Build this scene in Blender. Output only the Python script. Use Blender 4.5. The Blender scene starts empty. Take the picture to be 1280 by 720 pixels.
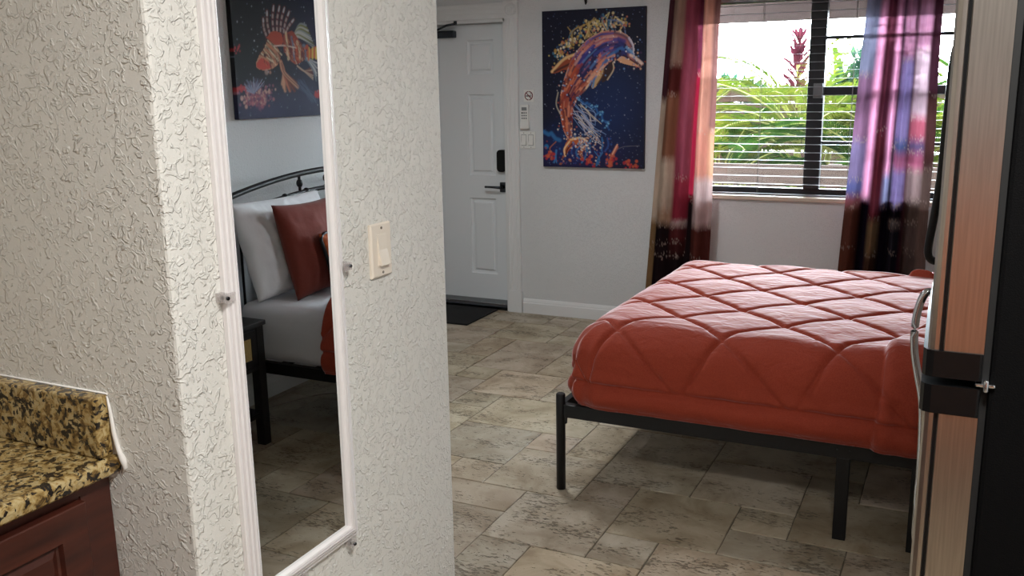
import bpy, bmesh, math, random
import numpy as np
from mathutils import Vector, Matrix, noise as mnoise

C = bpy.context.scene.collection
SC = bpy.context.scene
rnd = random.Random(7)
PI = math.pi

# ------------------------------------------------------------------ helpers
def lin(c):
    def f(v):
        v /= 255.0
        return v / 12.92 if v <= 0.04045 else ((v + 0.055) / 1.055) ** 2.4
    return tuple(f(v) for v in c)

class MB:
    """mesh collector: boxes, tubes, lathes, grids -> one mesh object"""
    def __init__(self):
        self.v = []; self.f = []; self.m = []; self.s = []
    def add(self, vs, fs, mi=0, smooth=False):
        b = len(self.v)
        self.v += [tuple(p) for p in vs]
        for f in fs:
            self.f.append([i + b for i in f]); self.m.append(mi); self.s.append(smooth)
        return self
    def box(self, x0, x1, y0, y1, z0, z1, mi=0):
        vs = [(x0,y0,z0),(x1,y0,z0),(x1,y1,z0),(x0,y1,z0),(x0,y0,z1),(x1,y0,z1),(x1,y1,z1),(x0,y1,z1)]
        fs = [(0,3,2,1),(4,5,6,7),(0,1,5,4),(1,2,6,5),(2,3,7,6),(3,0,4,7)]
        return self.add(vs, fs, mi)
    def tube(self, pts, r, n=10, mi=0, cap=True, smooth=True):
        pts = [Vector(p) for p in pts]
        rs = r if isinstance(r, (list, tuple)) else [r] * len(pts)
        vs = []; fs = []
        ref = None
        for i, p in enumerate(pts):
            d = (pts[min(i+1, len(pts)-1)] - pts[max(i-1, 0)]).normalized()
            if ref is None:
                ref = Vector((0,0,1)) if abs(d.z) < 0.9 else Vector((1,0,0))
            a = d.cross(ref).normalized(); b = d.cross(a).normalized(); ref = -b if False else ref
            for k in range(n):
                t = 2*PI*k/n
                vs.append(p + a*math.cos(t)*rs[i] + b*math.sin(t)*rs[i])
        for i in range(len(pts)-1):
            for k in range(n):
                k2 = (k+1) % n
                fs.append((i*n+k, i*n+k2, (i+1)*n+k2, (i+1)*n+k))
        self.add(vs, fs, mi, smooth)
        if cap:
            b = len(self.v) - len(vs)
            self.f.append([b+k for k in range(n)][::-1]); self.m.append(mi); self.s.append(False)
            e = b + (len(pts)-1)*n
            self.f.append([e+k for k in range(n)]); self.m.append(mi); self.s.append(False)
        return self
    def sphere(self, c, r, mi=0, nu=14, nv=8, sz=1.0):
        vs = []; fs = []
        for j in range(nv+1):
            ph = PI*j/nv
            for i in range(nu):
                t = 2*PI*i/nu
                vs.append((c[0]+r*math.sin(ph)*math.cos(t), c[1]+r*math.sin(ph)*math.sin(t), c[2]+r*sz*math.cos(ph)))
        for j in range(nv):
            for i in range(nu):
                fs.append((j*nu+i, (j+1)*nu+i, (j+1)*nu+(i+1)%nu, j*nu+(i+1)%nu))
        return self.add(vs, fs, mi, True)
    def prism(self, poly, axis, a, b, mi=0, smooth=False):
        """extrude a 2-D polygon along axis 'x','y','z' from a to b (other two coords in order)"""
        def P(p, t):
            return {'x': (t, p[0], p[1]), 'y': (p[0], t, p[1]), 'z': (p[0], p[1], t)}[axis]
        n = len(poly)
        vs = [P(p, a) for p in poly] + [P(p, b) for p in poly]
        fs = [tuple(range(n))[::-1], tuple(range(n, 2*n))]
        self.add(vs, fs, mi, False)
        self.add(vs, [(i, (i+1)%n, n+(i+1)%n, n+i) for i in range(n)], mi, smooth)
        return self
    def build(self, name, mats, parent=None, bevel=0.0, segs=2, merge=False):
        me = bpy.data.meshes.new(name)
        me.from_pydata(self.v, [], self.f)
        if not isinstance(mats, (list, tuple)): mats = [mats]
        for m in mats: me.materials.append(m)
        me.polygons.foreach_set('material_index', self.m)
        me.polygons.foreach_set('use_smooth', self.s)
        bm = bmesh.new(); bm.from_mesh(me)
        if merge: bmesh.ops.remove_doubles(bm, verts=bm.verts, dist=1e-5)
        bmesh.ops.recalc_face_normals(bm, faces=bm.faces)
        bm.to_mesh(me); bm.free()
        o = bpy.data.objects.new(name, me); C.objects.link(o)
        if parent: attach(o, parent)
        if bevel > 0:
            b = o.modifiers.new('Bevel', 'BEVEL'); b.width = bevel; b.segments = segs; b.limit_method = 'ANGLE'
            b.angle_limit = math.radians(40)
        return o

def attach(o, parent):
    o.parent = parent
    # coordinates of meshes are given in world space: cancel the parent's own placement
    if not parent.get('_local'):
        o.matrix_parent_inverse = world_of(parent).inverted()

def world_of(o):
    m = Matrix.LocRotScale(o.location, o.rotation_euler, o.scale)
    if o.parent: return world_of(o.parent) @ o.matrix_parent_inverse @ m
    return m

def empty(name, loc):
    o = bpy.data.objects.new(name, None); C.objects.link(o)
    o.location = loc; o.empty_display_size = 0.05
    return o

def tag(o, label, cat, group=None):
    o['label'] = label; o['category'] = cat
    if group: o['group'] = group
    return o

def struct(o, label=None):
    o['kind'] = 'structure'
    if label: o['label'] = label
    return o

# ------------------------------------------------------------------ materials
def new_mat(name):
    m = bpy.data.materials.new(name); m.use_nodes = True
    nt = m.node_tree; nt.nodes.clear()
    out = nt.nodes.new('ShaderNodeOutputMaterial')
    return m, nt, out

def N(nt, t, **kw):
    n = nt.nodes.new('ShaderNode' + t)
    for k, v in kw.items():
        if k.startswith('i_'):
            n.inputs[k[2:].replace('_', ' ')].default_value = v
        else:
            setattr(n, k, v)
    return n

def ramp(nt, stops, interp='LINEAR'):
    r = N(nt, 'ValToRGB'); cr = r.color_ramp; cr.interpolation = interp
    while len(cr.elements) < len(stops): cr.elements.new(0.5)
    for e, (p, c) in zip(cr.elements, stops):
        e.position = p; e.color = (*c, 1) if len(c) == 3 else c
    return r

def simple(name, rgb, rough=0.5, metal=0.0, bump=0.0, bscale=200, var=0.0, vscale=8, coat=0.0, sheen=0.0, spec=0.5):
    m, nt, out = new_mat(name)
    p = N(nt, 'BsdfPrincipled'); nt.links.new(p.outputs[0], out.inputs[0])
    col = lin(rgb)
    p.inputs['Base Color'].default_value = (*col, 1)
    p.inputs['Roughness'].default_value = rough
    p.inputs['Metallic'].default_value = metal
    p.inputs['Coat Weight'].default_value = coat
    p.inputs['Sheen Weight'].default_value = sheen
    p.inputs['Specular IOR Level'].default_value = spec
    tc = N(nt, 'TexCoord')
    if var > 0:
        no = N(nt, 'TexNoise', i_Scale=vscale, i_Detail=5.0)
        nt.links.new(tc.outputs['Object'], no.inputs['Vector'])
        r = ramp(nt, [(0.3, tuple(c*(1-var) for c in col)), (0.7, tuple(min(1, c*(1+var)) for c in col))])
        nt.links.new(no.outputs['Fac'], r.inputs[0]); nt.links.new(r.outputs[0], p.inputs['Base Color'])
    if bump > 0:
        nb = N(nt, 'TexNoise', i_Scale=bscale, i_Detail=3.0)
        nt.links.new(tc.outputs['Object'], nb.inputs['Vector'])
        b = N(nt, 'Bump', i_Strength=1.0, i_Distance=bump)
        nt.links.new(nb.outputs['Fac'], b.inputs['Height']); nt.links.new(b.outputs[0], p.inputs['Normal'])
    return m

def plaster(name, rgb, scale, dist, fine=0.4):
    """skip-trowel / knock-down plaster: curling thin ridges and flat islands"""
    m, nt, out = new_mat(name)
    p = N(nt, 'BsdfPrincipled', i_Roughness=0.6); nt.links.new(p.outputs[0], out.inputs[0])
    p.inputs['Specular IOR Level'].default_value = 0.3
    tc = N(nt, 'TexCoord')
    col = lin(rgb)
    nv = N(nt, 'TexNoise', i_Scale=1.6, i_Detail=3.0)
    nt.links.new(tc.outputs['Object'], nv.inputs['Vector'])
    rv = ramp(nt, [(0.3, tuple(c*0.96 for c in col)), (0.7, col)])
    nt.links.new(nv.outputs['Fac'], rv.inputs[0]); nt.links.new(rv.outputs[0], p.inputs['Base Color'])
    n1 = N(nt, 'TexNoise', i_Scale=scale, i_Detail=1.5, i_Distortion=1.2)
    nt.links.new(tc.outputs['Object'], n1.inputs['Vector'])
    # islands with steep edges
    r1 = ramp(nt, [(0.0, (0,0,0)), (0.535, (0,0,0)), (0.60, (1,1,1)), (0.63, (0.8,0.8,0.8)), (0.80, (0.5,0.5,0.5))])
    nt.links.new(n1.outputs['Fac'], r1.inputs[0])
    n2 = N(nt, 'TexNoise', i_Scale=scale*1.9, i_Detail=2.0, i_Distortion=0.8)
    nt.links.new(tc.outputs['Object'], n2.inputs['Vector'])
    r2 = ramp(nt, [(0.0, (0,0,0)), (0.575, (0,0,0)), (0.65, (1,1,1)), (0.74, (0.6,0.6,0.6))])
    nt.links.new(n2.outputs['Fac'], r2.inputs[0])
    n3 = N(nt, 'TexNoise', i_Scale=scale*5, i_Detail=3.0)
    nt.links.new(tc.outputs['Object'], n3.inputs['Vector'])
    a = N(nt, 'Math', operation='MULTIPLY_ADD'); a.inputs[1].default_value = 0.55
    nt.links.new(r2.outputs[0], a.inputs[0]); nt.links.new(r1.outputs[0], a.inputs[2])
    b2 = N(nt, 'Math', operation='MULTIPLY_ADD'); b2.inputs[1].default_value = fine
    nt.links.new(n3.outputs['Fac'], b2.inputs[0]); nt.links.new(a.outputs[0], b2.inputs[2])
    b = N(nt, 'Bump', i_Strength=1.0, i_Distance=dist)
    nt.links.new(b2.outputs[0], b.inputs['Height']); nt.links.new(b.outputs[0], p.inputs['Normal'])
    return m

def vcol_mat(name, rough=0.6, spec=0.3, bump=0.0, bscale=300, coat=0.0):
    m, nt, out = new_mat(name)
    p = N(nt, 'BsdfPrincipled', i_Roughness=rough); nt.links.new(p.outputs[0], out.inputs[0])
    p.inputs['Specular IOR Level'].default_value = spec
    p.inputs['Coat Weight'].default_value = coat
    a = N(nt, 'Attribute', attribute_name='Col')
    nt.links.new(a.outputs['Color'], p.inputs['Base Color'])
    if bump:
        tc = N(nt, 'TexCoord'); nb = N(nt, 'TexNoise', i_Scale=bscale, i_Detail=3.0)
        nt.links.new(tc.outputs['Object'], nb.inputs['Vector'])
        b = N(nt, 'Bump', i_Strength=1.0, i_Distance=bump)
        nt.links.new(nb.outputs['Fac'], b.inputs['Height']); nt.links.new(b.outputs[0], p.inputs['Normal'])
    return m

M = {}
M['wall_texture'] = plaster('textured_white_plaster', (230, 228, 222), 48, 0.0018, 0.22)
M['wall_fine'] = plaster('fine_white_plaster', (214, 216, 217), 60, 0.0012, 0.3)
M['ceiling'] = simple('ceiling_white', (232, 230, 226), 0.8)
M['trim'] = simple('painted_trim', (222, 223, 223), 0.4)
M['door'] = simple('painted_door', (220, 224, 227), 0.45)
M['mirror_frame'] = simple('white_plastic_frame', (236, 232, 232), 0.35)
M['switch'] = simple('almond_plastic', (238, 228, 214), 0.35)
M['switch_dark'] = simple('screw_slot', (120, 110, 98), 0.5)
M['white_plastic'] = simple('white_plastic', (226, 226, 222), 0.4)
M['grey_plastic'] = simple('grey_plastic', (120, 124, 126), 0.5)
M['black_metal'] = simple('black_metal', (17, 17, 19), 0.45, 0.0, spec=0.4)
M['black_wood'] = simple('black_wood', (24, 22, 22), 0.45, var=0.2, vscale=30)
M['black_frame'] = simple('black_aluminium', (20, 20, 26), 0.4)
M['black_plastic'] = simple('black_gloss_plastic', (10, 10, 11), 0.3, spec=0.3)
M['fridge_side'] = simple('black_textured_steel', (7, 7, 8), 0.6, bump=0.0006, bscale=500, spec=0.08)
M['gasket'] = simple('black_rubber', (8, 8, 9), 0.7)
M['chrome'] = simple('chrome', (210, 214, 220), 0.12, 1.0)
M['dark_chrome'] = simple('dark_chrome', (70, 74, 80), 0.25, 1.0)
M['caulk'] = simple('white_caulk', (235, 232, 228), 0.5)
M['sheet'] = simple('white_sheet', (214, 214, 220), 0.8, bump=0.012, bscale=5, sheen=0.2)
M['pillow_white'] = simple('white_cotton', (232, 232, 236), 0.8, bump=0.006, bscale=9, sheen=0.2)
M['pillow_red'] = simple('rust_cotton', (112, 42, 28), 0.85, bump=0.003, bscale=14, sheen=0.1)
M['pillow_orange'] = simple('orange_cotton', (176, 84, 40), 0.85, var=0.4, vscale=30)
M['cord'] = simple('pale_cord', (150, 140, 124), 0.6)
M['mat_black'] = simple('black_coir', (16, 16, 17), 0.95, bump=0.01, bscale=400, var=0.4, vscale=200)
M['grout'] = simple('grout', (104, 96, 82), 0.9)
M['sill'] = simple('painted_sill', (206, 190, 172), 0.5)
M['slat'] = simple('white_blind_slat', (150, 152, 156), 0.75, spec=0.1)
M['cord_dark'] = simple('blind_cord', (120, 118, 114), 0.7)

# --- travertine
def travertine():
    m, nt, out = new_mat('travertine')
    p = N(nt, 'BsdfPrincipled'); nt.links.new(p.outputs[0], out.inputs[0])
    at = N(nt, 'Attribute', attribute_name='Col')
    tc = N(nt, 'TexCoord')
    off = N(nt, 'VectorMath', operation='MULTIPLY_ADD'); off.inputs[1].default_value = (23.0, 17.0, 41.0)
    nt.links.new(at.outputs['Vector'], off.inputs[0]); nt.links.new(tc.outputs['Object'], off.inputs[2])
    # cloudy colour
    n1 = N(nt, 'TexNoise', i_Scale=5.0, i_Detail=8.0, i_Roughness=0.62, i_Distortion=0.6)
    nt.links.new(off.outputs[0], n1.inputs['Vector'])
    r1 = ramp(nt, [(0.25, lin((138, 122, 100))), (0.42, lin((168, 153, 130))), (0.58, lin((190, 177, 156))), (0.78, lin((204, 194, 176)))])
    nt.links.new(n1.outputs['Fac'], r1.inputs[0])
    mix = N(nt, 'MixRGB', blend_type='MULTIPLY', i_Fac=1.0)
    nt.links.new(r1.outputs[0], mix.inputs[1]); nt.links.new(at.outputs['Color'], mix.inputs[2])
    # stretched pits
    mp = N(nt, 'Mapping'); mp.inputs['Scale'].default_value = (1.0, 2.6, 1.0)
    nt.links.new(off.outputs[0], mp.inputs['Vector'])
    n2 = N(nt, 'TexNoise', i_Scale=42.0, i_Detail=4.0, i_Roughness=0.6, i_Distortion=0.5)
    nt.links.new(mp.outputs[0], n2.inputs['Vector'])
    n3 = N(nt, 'TexNoise', i_Scale=4.0, i_Detail=2.0)
    nt.links.new(mp.outputs[0], n3.inputs['Vector'])
    ad = N(nt, 'Math', operation='MULTIPLY_ADD'); ad.inputs[1].default_value = 0.55
    nt.links.new(n3.outputs['Fac'], ad.inputs[0]); nt.links.new(n2.outputs['Fac'], ad.inputs[2])
    rp = ramp(nt, [(0.0, (0,0,0)), (0.865, (0,0,0)), (0.94, (1,1,1))])
    nt.links.new(ad.outputs[0], rp.inputs[0])
    mx = N(nt, 'MixRGB', blend_type='MIX'); mx.inputs[2].default_value = (*lin((66, 54, 40)), 1)
    sc = N(nt, 'Math', operation='MULTIPLY'); sc.inputs[1].default_value = 0.6
    nt.links.new(rp.outputs[0], sc.inputs[0]); nt.links.new(sc.outputs[0], mx.inputs[0])
    nt.links.new(mix.outputs[0], mx.inputs[1]); nt.links.new(mx.outputs[0], p.inputs['Base Color'])
    p.inputs['Roughness'].default_value = 0.5
    p.inputs['Specular IOR Level'].default_value = 0.35
    sub = N(nt, 'Math', operation='MULTIPLY_ADD'); sub.inputs[1].default_value = -1.0
    nt.links.new(rp.outputs[0], sub.inputs[0]); nt.links.new(n1.outputs['Fac'], sub.inputs[2])
    b = N(nt, 'Bump', i_Strength=0.8, i_Distance=0.004)
    nt.links.new(sub.outputs[0], b.inputs['Height']); nt.links.new(b.outputs[0], p.inputs['Normal'])
    return m
M['travertine'] = travertine()

def granite():
    m, nt, out = new_mat('speckled_granite')
    p = N(nt, 'BsdfPrincipled', i_Roughness=0.22); nt.links.new(p.outputs[0], out.inputs[0])
    tc = N(nt, 'TexCoord')
    n1 = N(nt, 'TexNoise', i_Scale=62.0, i_Detail=4.0, i_Roughness=0.6, i_Distortion=0.6)
    n2 = N(nt, 'TexNoise', i_Scale=48.0, i_Detail=3.0, i_Roughness=0.6, i_Distortion=1.0)
    v = N(nt, 'TexVoronoi', i_Scale=130.0)
    for n in (n1, n2, v): nt.links.new(tc.outputs['Object'], n.inputs['Vector'])
    r1 = ramp(nt, [(0.30, lin((58, 46, 30))), (0.42, lin((120, 94, 52))), (0.50, lin((168, 142, 90))), (0.62, lin((190, 172, 128))), (0.75, lin((146, 108, 50)))])
    nt.links.new(n1.outputs['Fac'], r1.inputs[0])
    r2 = ramp(nt, [(0.0, (0,0,0)), (0.53, (0,0,0)), (0.60, (1,1,1))])
    ad = N(nt, 'Math', operation='MULTIPLY_ADD'); ad.inputs[1].default_value = 0.28
    sb = N(nt, 'Math', operation='SUBTRACT'); sb.inputs[1].default_value = 0.14
    nt.links.new(v.outputs['Color'], ad.inputs[0]); nt.links.new(n2.outputs['Fac'], ad.inputs[2])
    nt.links.new(ad.outputs[0], sb.inputs[0]); nt.links.new(sb.outputs[0], r2.inputs[0])
    mx = N(nt, 'MixRGB'); mx.inputs[2].default_value = (*lin((34, 28, 24)), 1)
    nt.links.new(r2.outputs[0], mx.inputs[0]); nt.links.new(r1.outputs[0], mx.inputs[1])
    nt.links.new(mx.outputs[0], p.inputs['Base Color'])
    return m
M['granite'] = granite()

def wood(name, c1, c2, scale=6.0, stretch=(1, 1, 0.12), rough=0.4, coat=0.05):
    m, nt, out = new_mat(name)
    p = N(nt, 'BsdfPrincipled', i_Roughness=rough); nt.links.new(p.outputs[0], out.inputs[0])
    p.inputs['Coat Weight'].default_value = coat
    tc = N(nt, 'TexCoord'); mp = N(nt, 'Mapping'); mp.inputs['Scale'].default_value = stretch
    nt.links.new(tc.outputs['Object'], mp.inputs['Vector'])
    n = N(nt, 'TexNoise', i_Scale=scale*6, i_Detail=6.0, i_Distortion=0.6)
    nt.links.new(mp.outputs[0], n.inputs['Vector'])
    r = ramp(nt, [(0.3, lin(c1)), (0.7, lin(c2))])
    nt.links.new(n.outputs['Fac'], r.inputs[0]); nt.links.new(r.outputs[0], p.inputs['Base Color'])
    return m
M['cherry'] = wood('cherry_wood', (50, 22, 16), (78, 36, 25))
M['cherry_h'] = wood('cherry_wood_horizontal', (50, 22, 16), (78, 36, 25), stretch=(1, 0.12, 1))
M['oak'] = wood('warm_oak', (176, 96, 54), (206, 128, 82), stretch=(1, 1, 0.15))
M['fence_wood'] = wood('weathered_wood', (58, 40, 32), (76, 56, 46), stretch=(0.15, 1, 1), rough=0.8, coat=0)

def stainless():
    m, nt, out = new_mat('brushed_stainless')
    p = N(nt, 'BsdfPrincipled', i_Roughness=0.28, i_Metallic=1.0); nt.links.new(p.outputs[0], out.inputs[0])
    p.inputs['Anisotropic'].default_value = 0.3
    tc = N(nt, 'TexCoord'); mp = N(nt, 'Mapping'); mp.inputs['Scale'].default_value = (1, 1, 0.03)
    nt.links.new(tc.outputs['Object'], mp.inputs['Vector'])
    n = N(nt, 'TexNoise', i_Scale=300.0, i_Detail=3.0); nt.links.new(mp.outputs[0], n.inputs['Vector'])
    r = ramp(nt, [(0.3, lin((186, 178, 170))), (0.7, lin((208, 200, 192)))])
    nt.links.new(n.outputs['Fac'], r.inputs[0]); nt.links.new(r.outputs[0], p.inputs['Base Color'])
    b = N(nt, 'Bump', i_Strength=0.25, i_Distance=0.0004)
    nt.links.new(n.outputs['Fac'], b.inputs['Height']); nt.links.new(b.outputs[0], p.inputs['Normal'])
    return m
M['stainless'] = stainless()

def mirror_glass():
    m, nt, out = new_mat('silvered_glass')
    g = N(nt, 'BsdfGlossy', i_Roughness=0.0); g.inputs['Color'].default_value = (0.86, 0.88, 0.88, 1)
    nt.links.new(g.outputs[0], out.inputs[0])
    return m
M['mirror'] = mirror_glass()

def pane_glass(name='window_glass', tint=(0.93, 0.96, 0.96)):
    m, nt, out = new_mat(name)
    t = N(nt, 'BsdfTransparent'); t.inputs[0].default_value = (*tint, 1)
    g = N(nt, 'BsdfGlossy', i_Roughness=0.02)
    f = N(nt, 'Fresnel', i_IOR=1.45); mx = N(nt, 'MixShader')
    nt.links.new(f.outputs[0], mx.inputs[0]); nt.links.new(t.outputs[0], mx.inputs[1]); nt.links.new(g.outputs[0], mx.inputs[2])
    nt.links.new(mx.outputs[0], out.inputs[0])
    return m
M['pane'] = pane_glass()
def clear_plastic():
    m, nt, out = new_mat('clear_plastic')
    t = N(nt, 'BsdfTransparent'); d = N(nt, 'BsdfPrincipled', i_Roughness=0.15); d.inputs['Base Color'].default_value = (*lin((205, 198, 196)), 1)
    mx = N(nt, 'MixShader', i_Fac=0.35); nt.links.new(t.outputs[0], mx.inputs[1]); nt.links.new(d.outputs[0], mx.inputs[2]); nt.links.new(mx.outputs[0], out.inputs[0])
    return m
M['clear_plastic'] = clear_plastic()

def comforter_mat():
    m, nt, out = new_mat('rust_quilted_cotton')
    p = N(nt, 'BsdfPrincipled', i_Roughness=0.8); nt.links.new(p.outputs[0], out.inputs[0])
    p.inputs['Specular IOR Level'].default_value = 0.25
    p.inputs['Sheen Weight'].default_value = 0.68
    p.inputs['Sheen Roughness'].default_value = 0.32
    p.inputs['Sheen Tint'].default_value = (1.0, 0.84, 0.86, 1)
    tc = N(nt, 'TexCoord')
    n = N(nt, 'TexNoise', i_Scale=260.0, i_Detail=2.0); nt.links.new(tc.outputs['Object'], n.inputs['Vector'])
    r = ramp(nt, [(0.3, lin((142, 53, 35))), (0.7, lin((156, 63, 42)))])
    nt.links.new(n.outputs['Fac'], r.inputs[0]); nt.links.new(r.outputs[0], p.inputs['Base Color'])
    mp = N(nt, 'Mapping'); mp.inputs['Scale'].default_value = (1.0, 1.6, 1.0); mp.inputs['Rotation'].default_value = (0, 0, 0.5)
    nt.links.new(tc.outputs['Object'], mp.inputs['Vector'])
    n2 = N(nt, 'TexNoise', i_Scale=13.0, i_Detail=2.5, i_Distortion=0.7); nt.links.new(mp.outputs[0], n2.inputs['Vector'])
    b = N(nt, 'Bump', i_Strength=0.85, i_Distance=0.008)
    nt.links.new(n2.outputs['Fac'], b.inputs['Height']); nt.links.new(b.outputs[0], p.inputs['Normal'])
    return m
M['comforter'] = comforter_mat()

def curtain_mat():
    m, nt, out = new_mat('printed_curtain_cloth')
    a = N(nt, 'Attribute', attribute_name='Col')
    d = N(nt, 'BsdfDiffuse'); t = N(nt, 'BsdfTranslucent'); tr = N(nt, 'BsdfTransparent')
    tc = N(nt, 'TexCoord')
    n = N(nt, 'TexNoise', i_Scale=160.0, i_Detail=2.0); nt.links.new(tc.outputs['Object'], n.inputs['Vector'])
    b = N(nt, 'Bump', i_Strength=0.4, i_Distance=0.002); nt.links.new(n.outputs['Fac'], b.inputs['Height'])
    nt.links.new(b.outputs[0], d.inputs['Normal'])
    nt.links.new(a.outputs['Color'], d.inputs[0]); nt.links.new(a.outputs['Color'], t.inputs[0]); nt.links.new(a.outputs['Color'], tr.inputs[0])
    m1 = N(nt, 'MixShader'); nt.links.new(a.outputs['Alpha'], m1.inputs[0])
    nt.links.new(d.outputs[0], m1.inputs[1]); nt.links.new(t.outputs[0], m1.inputs[2])
    m2 = N(nt, 'MixShader'); sq = N(nt, 'Math', operation='MULTIPLY'); sq.inputs[1].default_value = 0.06
    nt.links.new(a.outputs['Alpha'], sq.inputs[0]); nt.links.new(sq.outputs[0], m2.inputs[0])
    nt.links.new(m1.outputs[0], m2.inputs[1]); nt.links.new(tr.outputs[0], m2.inputs[2])
    nt.links.new(m2.outputs[0], out.inputs[0])
    return m
M['curtain'] = curtain_mat()

def leaf_mat(name, c1, c2):
    m, nt, out = new_mat(name)
    d = N(nt, 'BsdfDiffuse'); t = N(nt, 'BsdfTranslucent'); mx = N(nt, 'MixShader', i_Fac=0.4)
    tc = N(nt, 'TexCoord'); n = N(nt, 'TexNoise', i_Scale=7.0, i_Detail=3.0)
    nt.links.new(tc.outputs['Object'], n.inputs['Vector'])
    r = ramp(nt, [(0.35, lin(c1)), (0.65, lin(c2))]); nt.links.new(n.outputs['Fac'], r.inputs[0])
    nt.links.new(r.outputs[0], d.inputs[0]); nt.links.new(r.outputs[0], t.inputs[0])
    nt.links.new(d.outputs[0], mx.inputs[1]); nt.links.new(t.outputs[0], mx.inputs[2]); nt.links.new(mx.outputs[0], out.inputs[0])
    return m
M['palm'] = leaf_mat('palm_leaf', (34, 62, 24), (62, 90, 34))
M['palm_yellow'] = leaf_mat('yellow_palm_leaf', (62, 84, 28), (98, 102, 34))
M['red_leaf'] = leaf_mat('crimson_leaf', (66, 26, 38), (94, 44, 54))
M['shrub'] = leaf_mat('shrub_leaf', (28, 60, 48), (58, 90, 68))
M['stem'] = simple('palm_stem', (150, 150, 80), 0.7)
M['gravel'] = simple('pale_gravel', (130, 128, 120), 0.9, bump=0.03, bscale=30, var=0.3, vscale=40)
M['eave'] = simple('eave_paint', (104, 84, 80), 0.7)

def rattan():
    m, nt, out = new_mat('rattan_cane')
    p = N(nt, 'BsdfPrincipled', i_Roughness=0.7); nt.links.new(p.outputs[0], out.inputs[0])
    tc = N(nt, 'TexCoord')
    ck = N(nt, 'TexBrick', i_Scale=60.0); ck.inputs['Color1'].default_value = (*lin((186, 160, 104)), 1)
    ck.inputs['Color2'].default_value = (*lin((166, 138, 84)), 1); ck.inputs['Mortar'].default_value = (*lin((104, 82, 48)), 1)
    mp = N(nt, 'Mapping'); mp.inputs['Rotation'].default_value = (0, PI/2, 0)
    nt.links.new(tc.outputs['Object'], mp.inputs['Vector']); nt.links.new(mp.outputs[0], ck.inputs['Vector'])
    nt.links.new(ck.outputs['Color'], p.inputs['Base Color'])
    return m
M['rattan'] = rattan()
M['paint'] = vcol_mat('canvas_print', 0.6, 0.3, 0.0008, 500)

def emit(name, rgb, s):
    m, nt, out = new_mat(name)
    e = N(nt, 'Emission', i_Strength=s); e.inputs[0].default_value = (*rgb, 1)
    nt.links.new(e.outputs[0], out.inputs[0]); return m

# ------------------------------------------------------------------ camera
CAM = np.array([0, 0, 1.595]); FPX = 1160.9
def cam_rows(yaw, pit, roll):
    cy, sy = math.cos(yaw), math.sin(yaw); cp, sp = math.cos(pit), math.sin(pit); cr, sr = math.cos(roll), math.sin(roll)
    f = np.array([sy*cp, cy*cp, -sp]); r = np.array([cy, -sy, 0]); d = np.cross(f, r)
    return cr*r + sr*d, -sr*r + cr*d, f
R_, D_, F_ = cam_rows(*[math.radians(a) for a in (-25.939, 12.326, 0.9765)])
cam = bpy.data.cameras.new('camera'); co = bpy.data.objects.new('camera', cam); C.objects.link(co)
mw = Matrix.Identity(4)
for i in range(3):
    mw[i][0] = R_[i]; mw[i][1] = -D_[i]; mw[i][2] = -F_[i]; mw[i][3] = CAM[i]
co.matrix_world = mw
cam.sensor_width = 36.0; cam.lens = FPX / 1280 * 36.0; cam.clip_start = 0.02; cam.clip_end = 200
SC.camera = co
SC.view_settings.view_transform = 'Standard'; SC.view_settings.look = 'None'
SC.view_settings.gamma = 1.0; SC.view_settings.use_curve_mapping = False
SC.view_settings.exposure = 0.6

# ------------------------------------------------------------------ room numbers
XM = -1.11            # right face of the partition (mirror wall)
YA = 1.053            # wall beside the counter, facing the camera
YE = 1.917            # far end of the partition
YB = 5.86             # far wall
XR = 1.02             # right wall
XL = -4.25
ZC = 2.44
YF = -1.6
XK = -1.93            # wall behind the counter
TH = 0.16
WX0, WX1, WZ0, WZ1 = -1.62, 0.26, 0.885, 2.11   # window opening
DX0, DX1, DZ = -3.785, -2.862, 2.035            # door opening

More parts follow.
